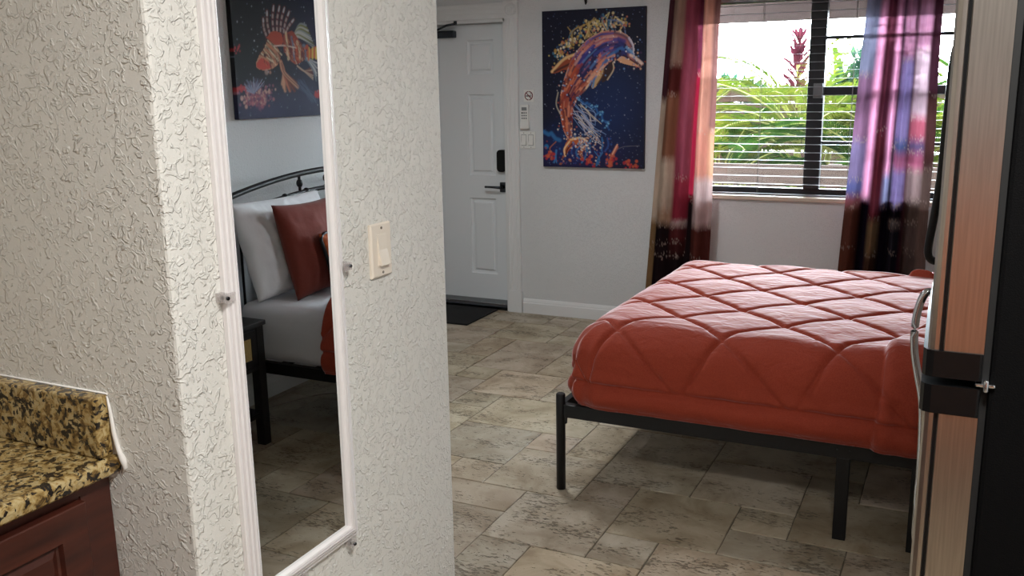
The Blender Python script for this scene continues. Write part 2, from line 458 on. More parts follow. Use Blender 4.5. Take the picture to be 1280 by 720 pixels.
# ------------------------------------------------------------------ floor: travertine in four-size pattern
def build_floor():
    u = 0.2031; ox, oy = -1.478, 3.146
    cells = [(2,4,1,1),(1,0,1,1),(4,0,1,1),(5,2,1,1),(0,2,1,2),(4,5,2,1),(0,4,2,2),(2,5,2,2),(5,0,2,2),(3,1,2,2),(1,1,2,3),(3,3,3,2)]
    mb = MB(); cols = []
    g = 0.0022; bv = 0.0025; zb = -0.004
    mb.box(XL, XR, YF, YB, -0.06, zb, 1); cols += [(0.5, 0.5, 0.5)] * 6
    r = random.Random(3)
    for a in range(-5, 5):
        for b in range(-6, 5):
            for (i, j, w, h) in cells:
                x0 = ox + (i + 6*a)*u; y0 = oy + (j + 6*b)*u; x1 = x0 + w*u; y1 = y0 + h*u
                x0, x1 = max(x0, XL), min(x1, XR); y0, y1 = max(y0, YF), min(y1, YB)
                if x1 - x0 < 0.02 or y1 - y0 < 0.02: continue
                z = r.uniform(-0.0006, 0.0004)
                x0 += g; x1 -= g; y0 += g; y1 -= g
                # slightly worn outline
                def edge(p, q, n):
                    out = []
                    for k in range(n):
                        t = k / n
                        j_ = r.uniform(-0.0013, 0.0013) if k else 0
                        dx, dy = q[0]-p[0], q[1]-p[1]; L = math.hypot(dx, dy)
                        out.append((p[0]+dx*t - dy/L*j_, p[1]+dy*t + dx/L*j_))
                    return out
                c = [(x0,y0),(x1,y0),(x1,y1),(x0,y1)]
                ring = []
                for k in range(4): ring += edge(c[k], c[(k+1) % 4], 7)
                cx, cy = (x0+x1)/2, (y0+y1)/2
                def inset(p): return (p[0] + (bv if p[0] < cx else -bv) * min(1, abs(p[0]-cx)*2/(x1-x0)*1.0), p[1] + (bv if p[1] < cy else -bv) * min(1, abs(p[1]-cy)*2/(y1-y0)))
                n = len(ring)
                vs = [(p[0], p[1], zb) for p in ring] + [(p[0], p[1], z-0.0016) for p in ring] + [(*inset(p), z) for p in ring]
                fs = [(k, (k+1) % n, n+(k+1) % n, n+k) for k in range(n)] + [(n+k, n+(k+1) % n, 2*n+(k+1) % n, 2*n+k) for k in range(n)] + [tuple(range(2*n, 3*n))]
                mb.add(vs, fs, 0)
                t = r.random(); br = r.uniform(0.78, 1.03)
                tone = (br*(1+0.08*(t-0.5)), br, br*(1-0.10*(r.random()-0.4)))
                cols += [tone] * len(fs)
    o = mb.build('floor', [M['travertine'], M['grout']])
    at = o.data.color_attributes.new('Col', 'FLOAT_COLOR', 'CORNER')
    arr = np.zeros((len(o.data.loops), 4), np.float32)
    for p in o.data.polygons:
        arr[p.loop_start:p.loop_start+p.loop_total] = (*cols[p.index], 1)
    at.data.foreach_set('color', arr.ravel())
    struct(o)
build_floor()

# ------------------------------------------------------------------ shell
struct(MB().box(XL-TH, XR+TH, YF-TH, YB+0.2, ZC, ZC+0.12).build('ceiling', M['ceiling']))
mb = MB()
for (x0, x1, z0, z1) in [(XL-TH, DX0, -0.06, ZC), (DX0, DX1, DZ, ZC), (DX1, WX0, -0.06, ZC), (WX0, WX1, -0.06, WZ0), (WX0, WX1, WZ1, ZC), (WX1, XR+TH, -0.06, ZC)]:
    mb.box(x0, x1, YB, YB+0.19, z0, z1)
struct(mb.build('wall_back', M['wall_fine']))
struct(MB().box(XR, XR+TH, YF-TH, YB, -0.06, ZC).build('wall_right', M['wall_fine']))
struct(MB().box(XL-TH, XL, YE, YB, -0.06, ZC).build('wall_left', M['wall_fine']))
struct(MB().box(XK-TH, XR, YF-TH, YF, -0.06, ZC).build('wall_front', M['wall_fine']))
struct(MB().box(XK-TH, XK, YF, YA, -0.06, ZC).build('wall_kitchen', M['wall_texture']))
pw = MB().box(XL-TH, XM, YA, YE, -0.06, ZC).build('wall_partition', M['wall_texture'], bevel=0.006, segs=2)
struct(pw)

# baseboards
def base_profile(h=0.105):
    return [(0, 0), (0.016, 0), (0.016, h*0.70), (0.012, h*0.76), (0.012, h*0.82), (0.007, h*0.94), (0.004, h), (0, h)]
mb = MB()
prof = [(YB - d, z) for d, z in base_profile()]
mb.prism(prof, 'x', DX1+0.105, XR, 0)
struct(mb.build('baseboard_back', M['trim']))
mb = MB(); prof = [(XR - d, z) for d, z in base_profile()]
mb.prism(prof, 'y', 2.3, YB-0.016, 0)
struct(mb.build('baseboard_right', M['trim']))

# ------------------------------------------------------------------ door with casing
t1 = empty('trim_1', (DX1, YB, 0)); struct(t1, 'fluted white casing round the entry door')
def casing(x0, x1, z0, z1, vert=True):
    mb = MB()
    y1 = YB; y0 = YB - 0.018
    mb.box(x0, x1, y0, y1, z0, z1)
    w = (x1-x0) if vert else (z1-z0)
    for k in (0.08, 0.34, 0.66, 0.92):
        if vert:
            c = x0 + w*k; mb.box(c-0.006, c+0.006, y0-0.006, y0+0.002, z0, z1)
        else:
            c = z0 + w*k; mb.box(x0, x1, y0-0.006, y0+0.002, c-0.006, c+0.006)
    return mb
casing(DX1-0.002, DX1+0.092, 0.16, DZ).build('casing', M['trim'], t1, 0.002)
casing(DX0-0.092, DX0+0.002, 0.16, DZ).build('casing', M['trim'], t1, 0.002)
casing(DX0+0.002, DX1-0.002, DZ, DZ+0.105, False).build('lintel', M['trim'], t1, 0.002)
for xc in (DX1+0.046, DX0-0.046):
    MB().box(xc-0.052, xc+0.052, YB-0.026, YB, 0, 0.16).build('plinth_block', M['trim'], t1, 0.003)
    mb = MB().box(xc-0.052, xc+0.052, YB-0.026, YB, DZ, DZ+0.11)
    ring = []
    for rr, dep in ((0.040, 0.006), (0.030, 0.0), (0.024, 0.007), (0.012, 0.0)):
        n = 28
        pts = [(xc + rr*math.cos(2*PI*k/n), YB-0.028, DZ+0.055 + rr*math.sin(2*PI*k/n)) for k in range(n+1)]
        mb.tube(pts, 0.0045, 6, 0, cap=False)
    mb.build('rosette_block', M['trim'], t1)
# jamb lining
mb = MB()
mb.box(DX1-0.022, DX1-0.002, YB-0.01, YB+0.17, 0, DZ); mb.box(DX0+0.002, DX0+0.022, YB-0.01, YB+0.17, 0, DZ); mb.box(DX0, DX1, YB-0.01, YB+0.17, DZ-0.02, DZ)
mb.build('jamb', M['trim'], t1, 0.002)
MB().box(DX0+0.0225, DX1-0.0225, YB+0.1215, YB+0.145, DZ-0.06, DZ-0.0205).box(DX0+0.0225, DX0+0.06, YB+0.1215, YB+0.145, 0.03, DZ-0.06).box(DX1-0.06, DX1-0.0225, YB+0.1215, YB+0.145, 0.03, DZ-0.06).build('door_stop', M['trim'], t1)

YD = YB + 0.075       # door face
d1 = empty('door_1', (DX0, YD, 0)); struct(d1, 'white six panel entry door')
dx0, dx1 = DX0+0.024, DX1-0.024
dz1 = DZ - 0.024
def door_slab():
    mb = MB()
    # panels: two columns
    colsx = [(-3.645, -3.435), (-3.212, -3.000)]
    rowsz = [(1.672, 1.905), (0.965, 1.535), (0.245, 0.800)]
    xs = sorted([dx0, dx1] + [v for c in colsx for v in c]); zs = sorted([0.035, dz1] + [v for c in rowsz for v in c])
    for i in range(len(xs)-1):
        for j in range(len(zs)-1):
            xa, xb, za, zb = xs[i], xs[i+1], zs[j], zs[j+1]
            isp = any(abs(xa-c[0]) < 1e-6 for c in colsx) and any(abs(za-r[0]) < 1e-6 for r in rowsz)
            if not isp:
                mb.add([(xa,YD,za),(xb,YD,za),(xb,YD,zb),(xa,YD,zb)], [(0,1,2,3)])
            else:
                rings = [(0, 0), (0.004, 0.009), (0.014, 0.013), (0.026, 0.0135), (0.034, 0.003), (0.042, 0.002)]
                vs = []; fs = []
                for ins, dp in rings:
                    vs += [(xa+ins, YD+dp, za+ins), (xb-ins, YD+dp, za+ins), (xb-ins, YD+dp, zb-ins), (xa+ins, YD+dp, zb-ins)]
                for k in range(len(rings)-1):
                    for q in range(4):
                        fs.append((k*4+q, k*4+(q+1) % 4, k*4+4+(q+1) % 4, k*4+4+q))
                e = (len(rings)-1)*4; fs.append((e, e+1, e+2, e+3))
                mb.add(vs, fs)
    mb.box(dx0, dx1, YD+0.014, YD+0.044, 0.035, dz1)
    # rim closing the moulded skin
    mb.add([(dx0,YD,0.035),(dx1,YD,0.035),(dx1,YD+0.044,0.035),(dx0,YD+0.044,0.035),(dx0,YD,dz1),(dx1,YD,dz1),(dx1,YD+0.044,dz1),(dx0,YD+0.044,dz1)],
           [(0,1,2,3),(4,5,6,7),(0,3,7,4),(1,2,6,5)])
    return mb
door_slab().build('panel', M['door'], d1)
MB().box(DX0+0.02, DX1-0.02, YB-0.005, YB+0.17, -0.004, 0.026).build('threshold', M['dark_chrome'], d1, 0.004)
MB().box(dx0, dx1, YD-0.012, YD-0.001, 0.03, 0.06).build('sweep', M['grey_plastic'], d1)
# lock body with rounded left side
def rounded_plate(x0, x1, z0, z1, r, y0, y1):
    pts = []
    for (cx, cz, a0) in ((x1-r, z1-r, 0), (x0+r, z1-r, PI/2), (x0+r, z0+r, PI), (x1-r, z0+r, 1.5*PI)):
        for k in range(7):
            a = a0 + PI/2*k/6
            pts.append((cx + r*math.cos(a), cz + r*math.sin(a)))
    return MB().prism(pts, 'y', y0, y1)
rounded_plate(-2.975, -2.905, 0.995, 1.150, 0.026, YD-0.032, YD-0.0005).build('lock', M['black_plastic'], d1, 0.004)
hd = rounded_plate(-2.962, -2.912, 0.85, 0.92, 0.004, YD-0.014, YD-0.0005).build('handle', M['dark_chrome'], d1, 0.003)
MB().tube([(-2.937, YD-0.012, 0.886), (-2.937, YD-0.055, 0.886)], 0.010, 12).tube([(-2.93, YD-0.055, 0.886), (-3.0, YD-0.057, 0.888), (-3.062, YD-0.052, 0.888)], [0.011, 0.0085, 0.008], 12).build('lever', M['dark_chrome'], hd)
cl = MB().box(-3.55, -3.285, YD-0.05, YD-0.0005, 1.925, 1.975).build('door_closer', M['dark_chrome'], d1, 0.008)
MB().tube([(-3.42, YD-0.055, 1.98), (-3.30, YD-0.12, 2.005), (-3.24, YB-0.025, 2.015)], 0.008, 8).tube([(-3.24, YB-0.025, 2.01), (-3.24, YB-0.025, 2.032)], 0.012, 8).build('closer_arm', M['dark_chrome'], cl)
tag_l = []

# ------------------------------------------------------------------ window
w1 = empty('window_1', (WX0, YB, WZ0)); struct(w1, 'black framed window with glass panes')
yw0, yw1 = YB+0.085, YB+0.135
mb = MB()
mb.box(WX0, WX1, yw0, yw1, WZ0+0.01, WZ0+0.055); mb.box(WX0, WX1, yw0, yw1, WZ1-0.05, WZ1-0.0); mb.box(WX0, WX0+0.045, yw0, yw1, WZ0+0.055, WZ1-0.05); mb.box(WX1-0.045, WX1, yw0, yw1, WZ0+0.055, WZ1-0.05)
mb.build('frame', M['black_frame'], w1, 0.003)
MB().box(-0.882, -0.788, yw0-0.012, yw1, WZ0+0.055, WZ1-0.05).build('mullion', M['black_frame'], w1, 0.003)
mb = MB(); mb.box(-0.788, WX1-0.045, yw0+0.004, yw1-0.004, 1.505, 1.552)
mb.build('meeting_rail', M['black_frame'], w1, 0.002)
for z, h in ((1.838, 0.008), (1.222, 0.008)):
    MB().box(-0.788, WX1-0.045, yw0+0.012, yw1-0.012, z-h, z+h).build('muntin', M['black_frame'], w1)
MB().box(-0.845, -0.79, yw0-0.038, yw0-0.0125, 1.488, 1.575).build('latch', M['grey_plastic'], w1, 0.004)
MB().box(WX0+0.04, -0.88, yw0+0.025, yw0+0.030, WZ0+0.05, WZ1-0.04).build('pane', M['pane'], w1)
MB().box(-0.79, WX1-0.04, yw0+0.025, yw0+0.030, WZ0+0.05, 1.51).build('pane', M['pane'], w1)
MB().box(-0.79, WX1-0.04, yw0+0.025, yw0+0.030, 1.545, WZ1-0.04).build('pane', M['pane'], w1)
MB().box(WX0-0.02, WX1+0.02, YB-0.022, YB+0.088, WZ0-0.016, WZ0+0.012).build('sill', M['sill'], w1, 0.006)

# blind: open slats between two edges of the opening
bl = empty('window_blind', (WX0, YB+0.04, WZ1)); tag(bl, 'white horizontal slat blind hanging open in front of the black window frame', 'blind')
mb = MB(); yb0 = YB + 0.020; yb1 = YB + 0.058
z = WZ0 + 0.085; sl = []
while z < WZ1 - 0.06: sl.append(z); z += 0.0487
for z in sl:
    pr = [(yb0, z-0.002), (yb0+0.012, z-0.0006), ((yb0+yb1)/2, z), (yb1-0.012, z-0.0006), (yb1, z-0.002)]
    pr = [(a, b+0.0005) for a, b in pr] + [(a, b-0.0005) for a, b in reversed(pr)]
    mb.prism(pr, 'x', WX0+0.012, WX1-0.012)
mb.build('slats', M['slat'], bl)
MB().box(WX0+0.01, WX1-0.01, yb0-0.002, yb1+0.004, WZ1-0.048, WZ1-0.002).build('headrail', M['slat'], bl, 0.003)
MB().box(WX0+0.012, WX1-0.012, yb0+0.006, yb1-0.006, WZ0+0.013, WZ0+0.024).build('bottom_rail', M['slat'], bl, 0.004)
for x in (-1.50, -1.15, -0.62, -0.30, 0.05):
    mb = MB()
    for y in (yb0+0.002, yb1-0.002):
        mb.tube([(x, y, WZ0+0.03), (x, y, WZ1-0.03)], 0.0013, 6)
    mb.build('ladder_cord', M['cord_dark'], bl)

# ------------------------------------------------------------------ curtains
def noise2(u, v, s=1.0, seed=0.0):
    return mnoise.noise(Vector((u*s, v*s, seed)))
def mixc(a, b, t): return tuple(a[i]*(1-t) + b[i]*t for i in range(3))

def band_color(stops, z, w=0.012):
    """stops: list of (z_top, colour, translucency) from top to bottom"""
    for k, (zt, c, tr) in enumerate(stops):
        nxt = stops[k+1][0] if k+1 < len(stops) else -9
        if z > nxt:
            if k+1 < len(stops) and z < nxt + 0.03:
                q = 0.5*(1-(z-nxt)/0.03); c2, t2 = stops[k+1][1:]
                return mixc(c, c2, q), tr*(1-q)+t2*q
            if k > 0 and z > zt - 0.03:
                q = 0.5*(1-(zt-z)/0.03); c2, t2 = stops[k-1][1:]
                return mixc(c, c2, q), tr*(1-q)+t2*q
            return c, tr
    return stops[-1][1], stops[-1][2]

def build_curtain(name, label, XA, XB, ztop, zbot, edges, depth, panels, y0, seed, gain=1.0, nu=170, nv=230):
    """XA/XB: (x at ztop, x at z=.4) of the two side edges"""
    vs = []; cols = []
    for j in range(nv+1):
        v = j/nv; z = ztop + (zbot-ztop)*v
        t = (2.08 - z)/(2.08-0.4)
        xa = XA[0] + (XA[1]-XA[0])*t; xb = XB[0] + (XB[1]-XB[0])*t
        for i in range(nu+1):
            u = i/nu
            k = 0
            while k < len(edges)-2 and u > edges[k+1]: k += 1
            # smooth depth between panel centres
            cs = [(edges[q]+edges[q+1])/2 for q in range(len(edges)-1)]
            if u <= cs[0]: d = depth[0]
            elif u >= cs[-1]: d = depth[-1]
            else:
                q = 0
                while u > cs[q+1]: q += 1
                s = (u-cs[q])/(cs[q+1]-cs[q]); s = s*s*(3-2*s)
                d = depth[q]*(1-s) + depth[q+1]*s
            wob = 0.006*noise2(u*6, z*1.2, 1, seed)
            y = min(YB-0.027, y0 + d*1.55*(0.75+0.35*v) + wob)
            x = xa + (xb-xa)*u + 0.006*noise2(u*3, z*2.0, 1, seed+5)
            vs.append((x, y, z))
            zz = z + 0.012*noise2(u*14, z*3, 1, seed+2) + 0.006*noise2(u*60, z*30, 1, seed+3)
            c, tr = band_color(panels[k], zz)
            for kk, ue in ((k-1, edges[k]), (k+1, edges[k+1])):
                if 0 <= kk < len(panels):
                    q = max(0.0, 1 - abs(u-ue)/0.022)*0.5
                    if q > 0:
                        c2, tr2 = band_color(panels[kk], zz); c = mixc(c, c2, q); tr = tr*(1-q) + tr2*q
            # brushed mottling of the print
            g = noise2(u*18, z*5.0, 1, seed+9); g2 = noise2(u*70, z*24, 1, seed+11); g3 = noise2(u*7, z*2.2, 1, seed+21)
            c = tuple(max(0.0, ch*(1 + 0.20*g + 0.12*g2 + 0.18*g3)) for ch in c)
            # dry-brush flecks at the joins of the colour blocks
            for (zt, cc, tt) in panels[k][1:]:
                dz = abs(z - zt)
                if dz < 0.03 and noise2(u*60, z*70, 1, seed+31) + 0.6*noise2(u*16, z*20, 1, seed+37) > 0.12 + dz*14:
                    c = mixc(c, lin((206, 184, 172)), 0.45)
            cols.append((*[min(1, max(0, q*0.75*gain)) for q in c], tr*0.5))
    fs = []
    for j in range(nv):
        for i in range(nu):
            a = j*(nu+1)+i; fs.append((a, a+1, a+nu+2, a+nu+1))
    mb = MB(); mb.add(vs, fs, 0, True)
    root = empty(name, ((XA[1]+XB[1])/2, y0, zbot)); 
    o = mb.build('cloth', M['curtain'], root)
    at = o.data.color_attributes.new('Col', 'FLOAT_COLOR', 'POINT')
    at.data.foreach_set('color', np.array(cols, np.float32).ravel())
    tag(root, label, 'curtain')
    # stitched hem and grommets
    for k in range(6):
        mb = MB()
        u = (k+0.5)/6
        t = (2.08-2.30)/(2.08-0.4)
        x = (XA[0]+(XA[1]-XA[0])*t)*(1-u) + (XB[0]+(XB[1]-XB[0])*t)*u
        n = 16
        mb.tube([(x + 0.004*math.cos(0), y0 + 0.024*math.cos(2*PI*q/n), 2.315 + 0.024*math.sin(2*PI*q/n)) for q in range(n+1)], 0.004, 6, cap=False)
        mb.build('grommet', M['dark_chrome'], root)
    return root

L = lin
dk_purp = L((84, 48, 56)); tan = L((176, 140, 124)); tan2 = L((196, 158, 132)); maroon = L((96, 44, 42)); beige = L((212, 188, 168)); rose = L((160, 78, 96)); crim = L((176, 34, 66))
salmon = L((224, 160, 140)); brownm = L((140, 96, 92)); pinkw = L((222, 192, 190)); blackb = L((36, 26, 28)); dmar = L((96, 44, 46)); olive = L((140, 108, 76))
pl = [
    [(9, dk_purp, .25), (1.48, beige, .25), (0.72, olive, .2), (0.55, olive, .1)],
    [(9, tan, .3), (1.70, maroon, .2), (1.52, L((150, 100, 78)), .25), (1.12, beige, .3), (0.80, tan2, .3), (0.71, blackb, .1), (0.58, L((40, 28, 30)), .1), (0.5, blackb, .1)],
    [(9, rose, .35), (1.0, L((160, 56, 74)), .35), (0.715, pinkw, .2), (0.695, dmar, .15), (0.59, L((70, 36, 36)), .1), (0.5, blackb, .05)],
    [(9, L((110, 44, 66)), .5), (1.65, L((170, 36, 64)), .42), (0.86, blackb, .1)],
    [(9, salmon, .45), (1.30, L((216, 146, 128)), .5), (1.0, pinkw, .35), (0.70, L((98, 52, 46)), .15), (0.5, L((82, 46, 40)), .1)],
    [(9, brownm, .55), (1.30, L((214, 158, 128)), .6), (1.0, pinkw, .35), (0.70, L((92, 48, 44)), .15)],
]
build_curtain('curtain', 'rust and crimson printed curtain left of the window, next to the dolphin canvas',
              (-1.712, -1.835), (-1.385, -1.412), 2.34, 0.035, [0, .11, .36, .58, .67, .90, 1.0],
              [0.03, -0.03, 0.012, 0.045, -0.035, 0.0], pl, YB-0.082, 3.0, 0.9)
lav = L((150, 132, 176)); bluegrey = L((150, 150, 180)); pinks = L((226, 150, 186)); solid = L((126, 62, 82)); navy = L((36, 30, 48)); lavb = L((176, 156, 214)); rust = L((124, 78, 66)); taupe = L((128, 104, 98)); gold = L((150, 122, 92))
pr_ = [
    [(9, bluegrey, .55), (1.62, L((160, 116, 150)), .5), (1.25, lav, .5), (1.02, L((110, 112, 170)), .45), (0.93, L((150, 84, 92)), .35), (0.865, rust, .2), (0.62, L((120, 72, 58)), .15)],
    [(9, pinks, .95), (0.90, navy, .1)],
    [(9, solid, .35), (1.3, L((120, 52, 64)), .3), (0.79, gold, .15), (0.585, L((90, 64, 52)), .1)],
    [(9, pinks, .95), (1.05, L((150, 150, 190)), .8), (0.86, navy, .1)],
    [(9, L((70, 40, 60)), .25), (1.2, L((30, 30, 44)), .15)],  # narrow dark panel: shade of the back fold put into the colour
    [(9, L((190, 130, 160)), .75), (1.7, lavb, .7), (1.25, L((110, 126, 180)), .55), (1.18, L((214, 130, 170)), .7), (1.08, lavb, .7), (0.87, L((40, 34, 44)), .1), (0.78, L((150, 140, 140)), .1), (0.75, L((58, 56, 66)), .1), (0.6, L((50, 46, 56)), .1)],
    [(9, L((80, 44, 60)), .2), (1.2, L((90, 40, 56)), .2)],  # second dark fold panel, its shade painted in as well
    [(9, L((190, 130, 160)), .8), (1.75, L((210, 176, 190)), .85), (1.38, L((190, 96, 116)), .7), (1.25, L((110, 90, 130)), .55), (1.18, L((186, 100, 130)), .7), (1.08, L((180, 150, 150)), .4), (0.90, L((110, 92, 84)), .2), (0.78, L((112, 96, 92)), .15), (0.6, L((96, 82, 78)), .1)],
    [(9, L((90, 50, 66)), .3), (1.5, L((104, 66, 66)), .25), (1.1, taupe, .2), (0.9, L((138, 114, 106)), .15)],
]
build_curtain('curtain', 'purple and pink printed curtain right of the window, next to the refrigerator',
              (-0.552, -0.632), (-0.165, -0.150), 2.34, 0.035, [0, .18, .29, .42, .49, .53, .67, .70, .88, 1.0],
              [-0.02, 0.03, -0.04, 0.03, 0.05, -0.02, 0.04, 0.01, 0.0], pr_, YB-0.082, 13.0, 0.62)
rod = empty('curtain_rod', (-0.75, YB-0.082, 2.318)); tag(rod, 'thin black rod carrying both printed curtains above the window', 'curtain rod')
MB().tube([(-1.95, YB-0.082, 2.318), (0.45, YB-0.082, 2.318)], 0.011, 12).build('bar', M['black_metal'], rod)
for x in (-1.97, 0.47): MB().sphere((x, YB-0.082, 2.318), 0.022).build('finial', M['black_metal'], rod)
for x in (-1.9, 0.40): MB().tube([(x, YB-0.082, 2.318), (x, YB-0.03, 2.30), (x, YB-0.0005, 2.30)], 0.008, 8).build('bracket', M['black_metal'], rod)

# ------------------------------------------------------------------ canvases (painted as fine grids of colour)
class Raster:
    def __init__(s, w, h, bg, aspect):
        s.w, s.h = w, h; s.asp = aspect  # aspect = height/width ; coords u in 0..1, v in 0..aspect
        uu, vv = np.meshgrid(np.linspace(0, 1, w), np.linspace(0, aspect, h))
        s.u, s.v = uu, vv
        s.c = np.ones((h, w, 3)) * np.array(lin(bg))
    def put(s, mask, col, a=1.0):
        m = np.clip(mask, 0, 1)[..., None] * a
        s.c = s.c*(1-m) + np.array(lin(col))*m
    def poly(s, pts, col, a=1.0):
        s.put(s.inside(pts), col, a)
    def inside(s, pts):
        ins = np.zeros(s.u.shape, bool); n = len(pts)
        for i in range(n):
            x0, y0 = pts[i]; x1, y1 = pts[(i+1) % n]
            if y0 == y1: continue
            cond = ((s.v > min(y0, y1)) & (s.v <= max(y0, y1)))
            xi = x0 + (s.v-y0)*(x1-x0)/(y1-y0)
            ins ^= cond & (s.u < xi)
        return ins.astype(float)
    def dist(s, pts):
        d = np.full(s.u.shape, 9.0)
        for (x0, y0), (x1, y1) in zip(pts[:-1], pts[1:]):
            dx, dy = x1-x0, y1-y0; L2 = dx*dx+dy*dy+1e-12
            t = np.clip(((s.u-x0)*dx+(s.v-y0)*dy)/L2, 0, 1)
            d = np.minimum(d, np.hypot(s.u-x0-t*dx, s.v-y0-t*dy))
        return d
    def line(s, pts, w, col, a=1.0, clip=None):
        m = np.clip(1.5 - s.dist(pts)/w, 0, 1)
        if clip is not None: m = m*clip
        s.put(m, col, a)
    def dot(s, x, y, r, col, a=1.0, clip=None):
        m = np.clip((r*1.3 - np.hypot(s.u-x, s.v-y))/(r*0.6), 0, 1)
        if clip is not None: m = m*clip
        s.put(m, col, a)
    def glow(s, x, y, rx, ry, col, a):
        s.put(np.exp(-(((s.u-x)/rx)**2+((s.v-y)/ry)**2)), col, a)

def spline(pts, n=8):
    out = []
    P = [np.array(p, float) for p in pts]
    P = [2*P[0]-P[1]] + P + [2*P[-1]-P[-2]]
    for i in range(1, len(P)-2):
        for k in range(n):
            t = k/n
            out.append(tuple(0.5*((2*P[i]) + (-P[i-1]+P[i+1])*t + (2*P[i-1]-5*P[i]+4*P[i+1]-P[i+2])*t*t + (-P[i-1]+3*P[i]-3*P[i+1]+P[i+2])*t**3)))
    out.append(tuple(P[-2])); return out

def canvas_object(name, ras, origin, ux, uz, nrm, thick, label, cat):
    """front picture grid plus wrapped edges; origin = top-left of the picture seen from the front"""
    root_o = Vector(origin); ux = Vector(ux); uz = Vector(uz); nrm = Vector(nrm)
    h, w = ras.h, ras.w
    vs = []; cols = []
    for j in range(h):
        for i in range(w):
            p = root_o + ux*(i/(w-1)) - uz*(j/(h-1)) + nrm*thick
            vs.append(p); cols.append((*ras.c[j, i], 1))
    fs = [(j*w+i, j*w+i+1, (j+1)*w+i+1, (j+1)*w+i) for j in range(h-1) for i in range(w-1)]
    ring = [i for i in range(w)] + [j*w+w-1 for j in range(1, h)] + [(h-1)*w+i for i in range(w-2, -1, -1)] + [j*w for j in range(h-2, 0, -1)]
    b = len(vs)
    for i in ring:
        vs.append(Vector(vs[i]) - nrm*(thick-0.0006)); cols.append(tuple(c*0.6 for c in cols[i][:3]) + (1,))
    n = len(ring)
    fs += [(ring[k], ring[(k+1) % n], b+(k+1) % n, b+k) for k in range(n)]
    fs.append([b+k for k in range(n)])
    mb = MB(); mb.add(vs, fs)
    o = mb.build(name, M['paint'])
    at = o.data.color_attributes.new('Col', 'FLOAT_COLOR', 'POINT')
    at.data.foreach_set('color', np.array(cols, np.float32).ravel())
    return tag(o, label, cat)

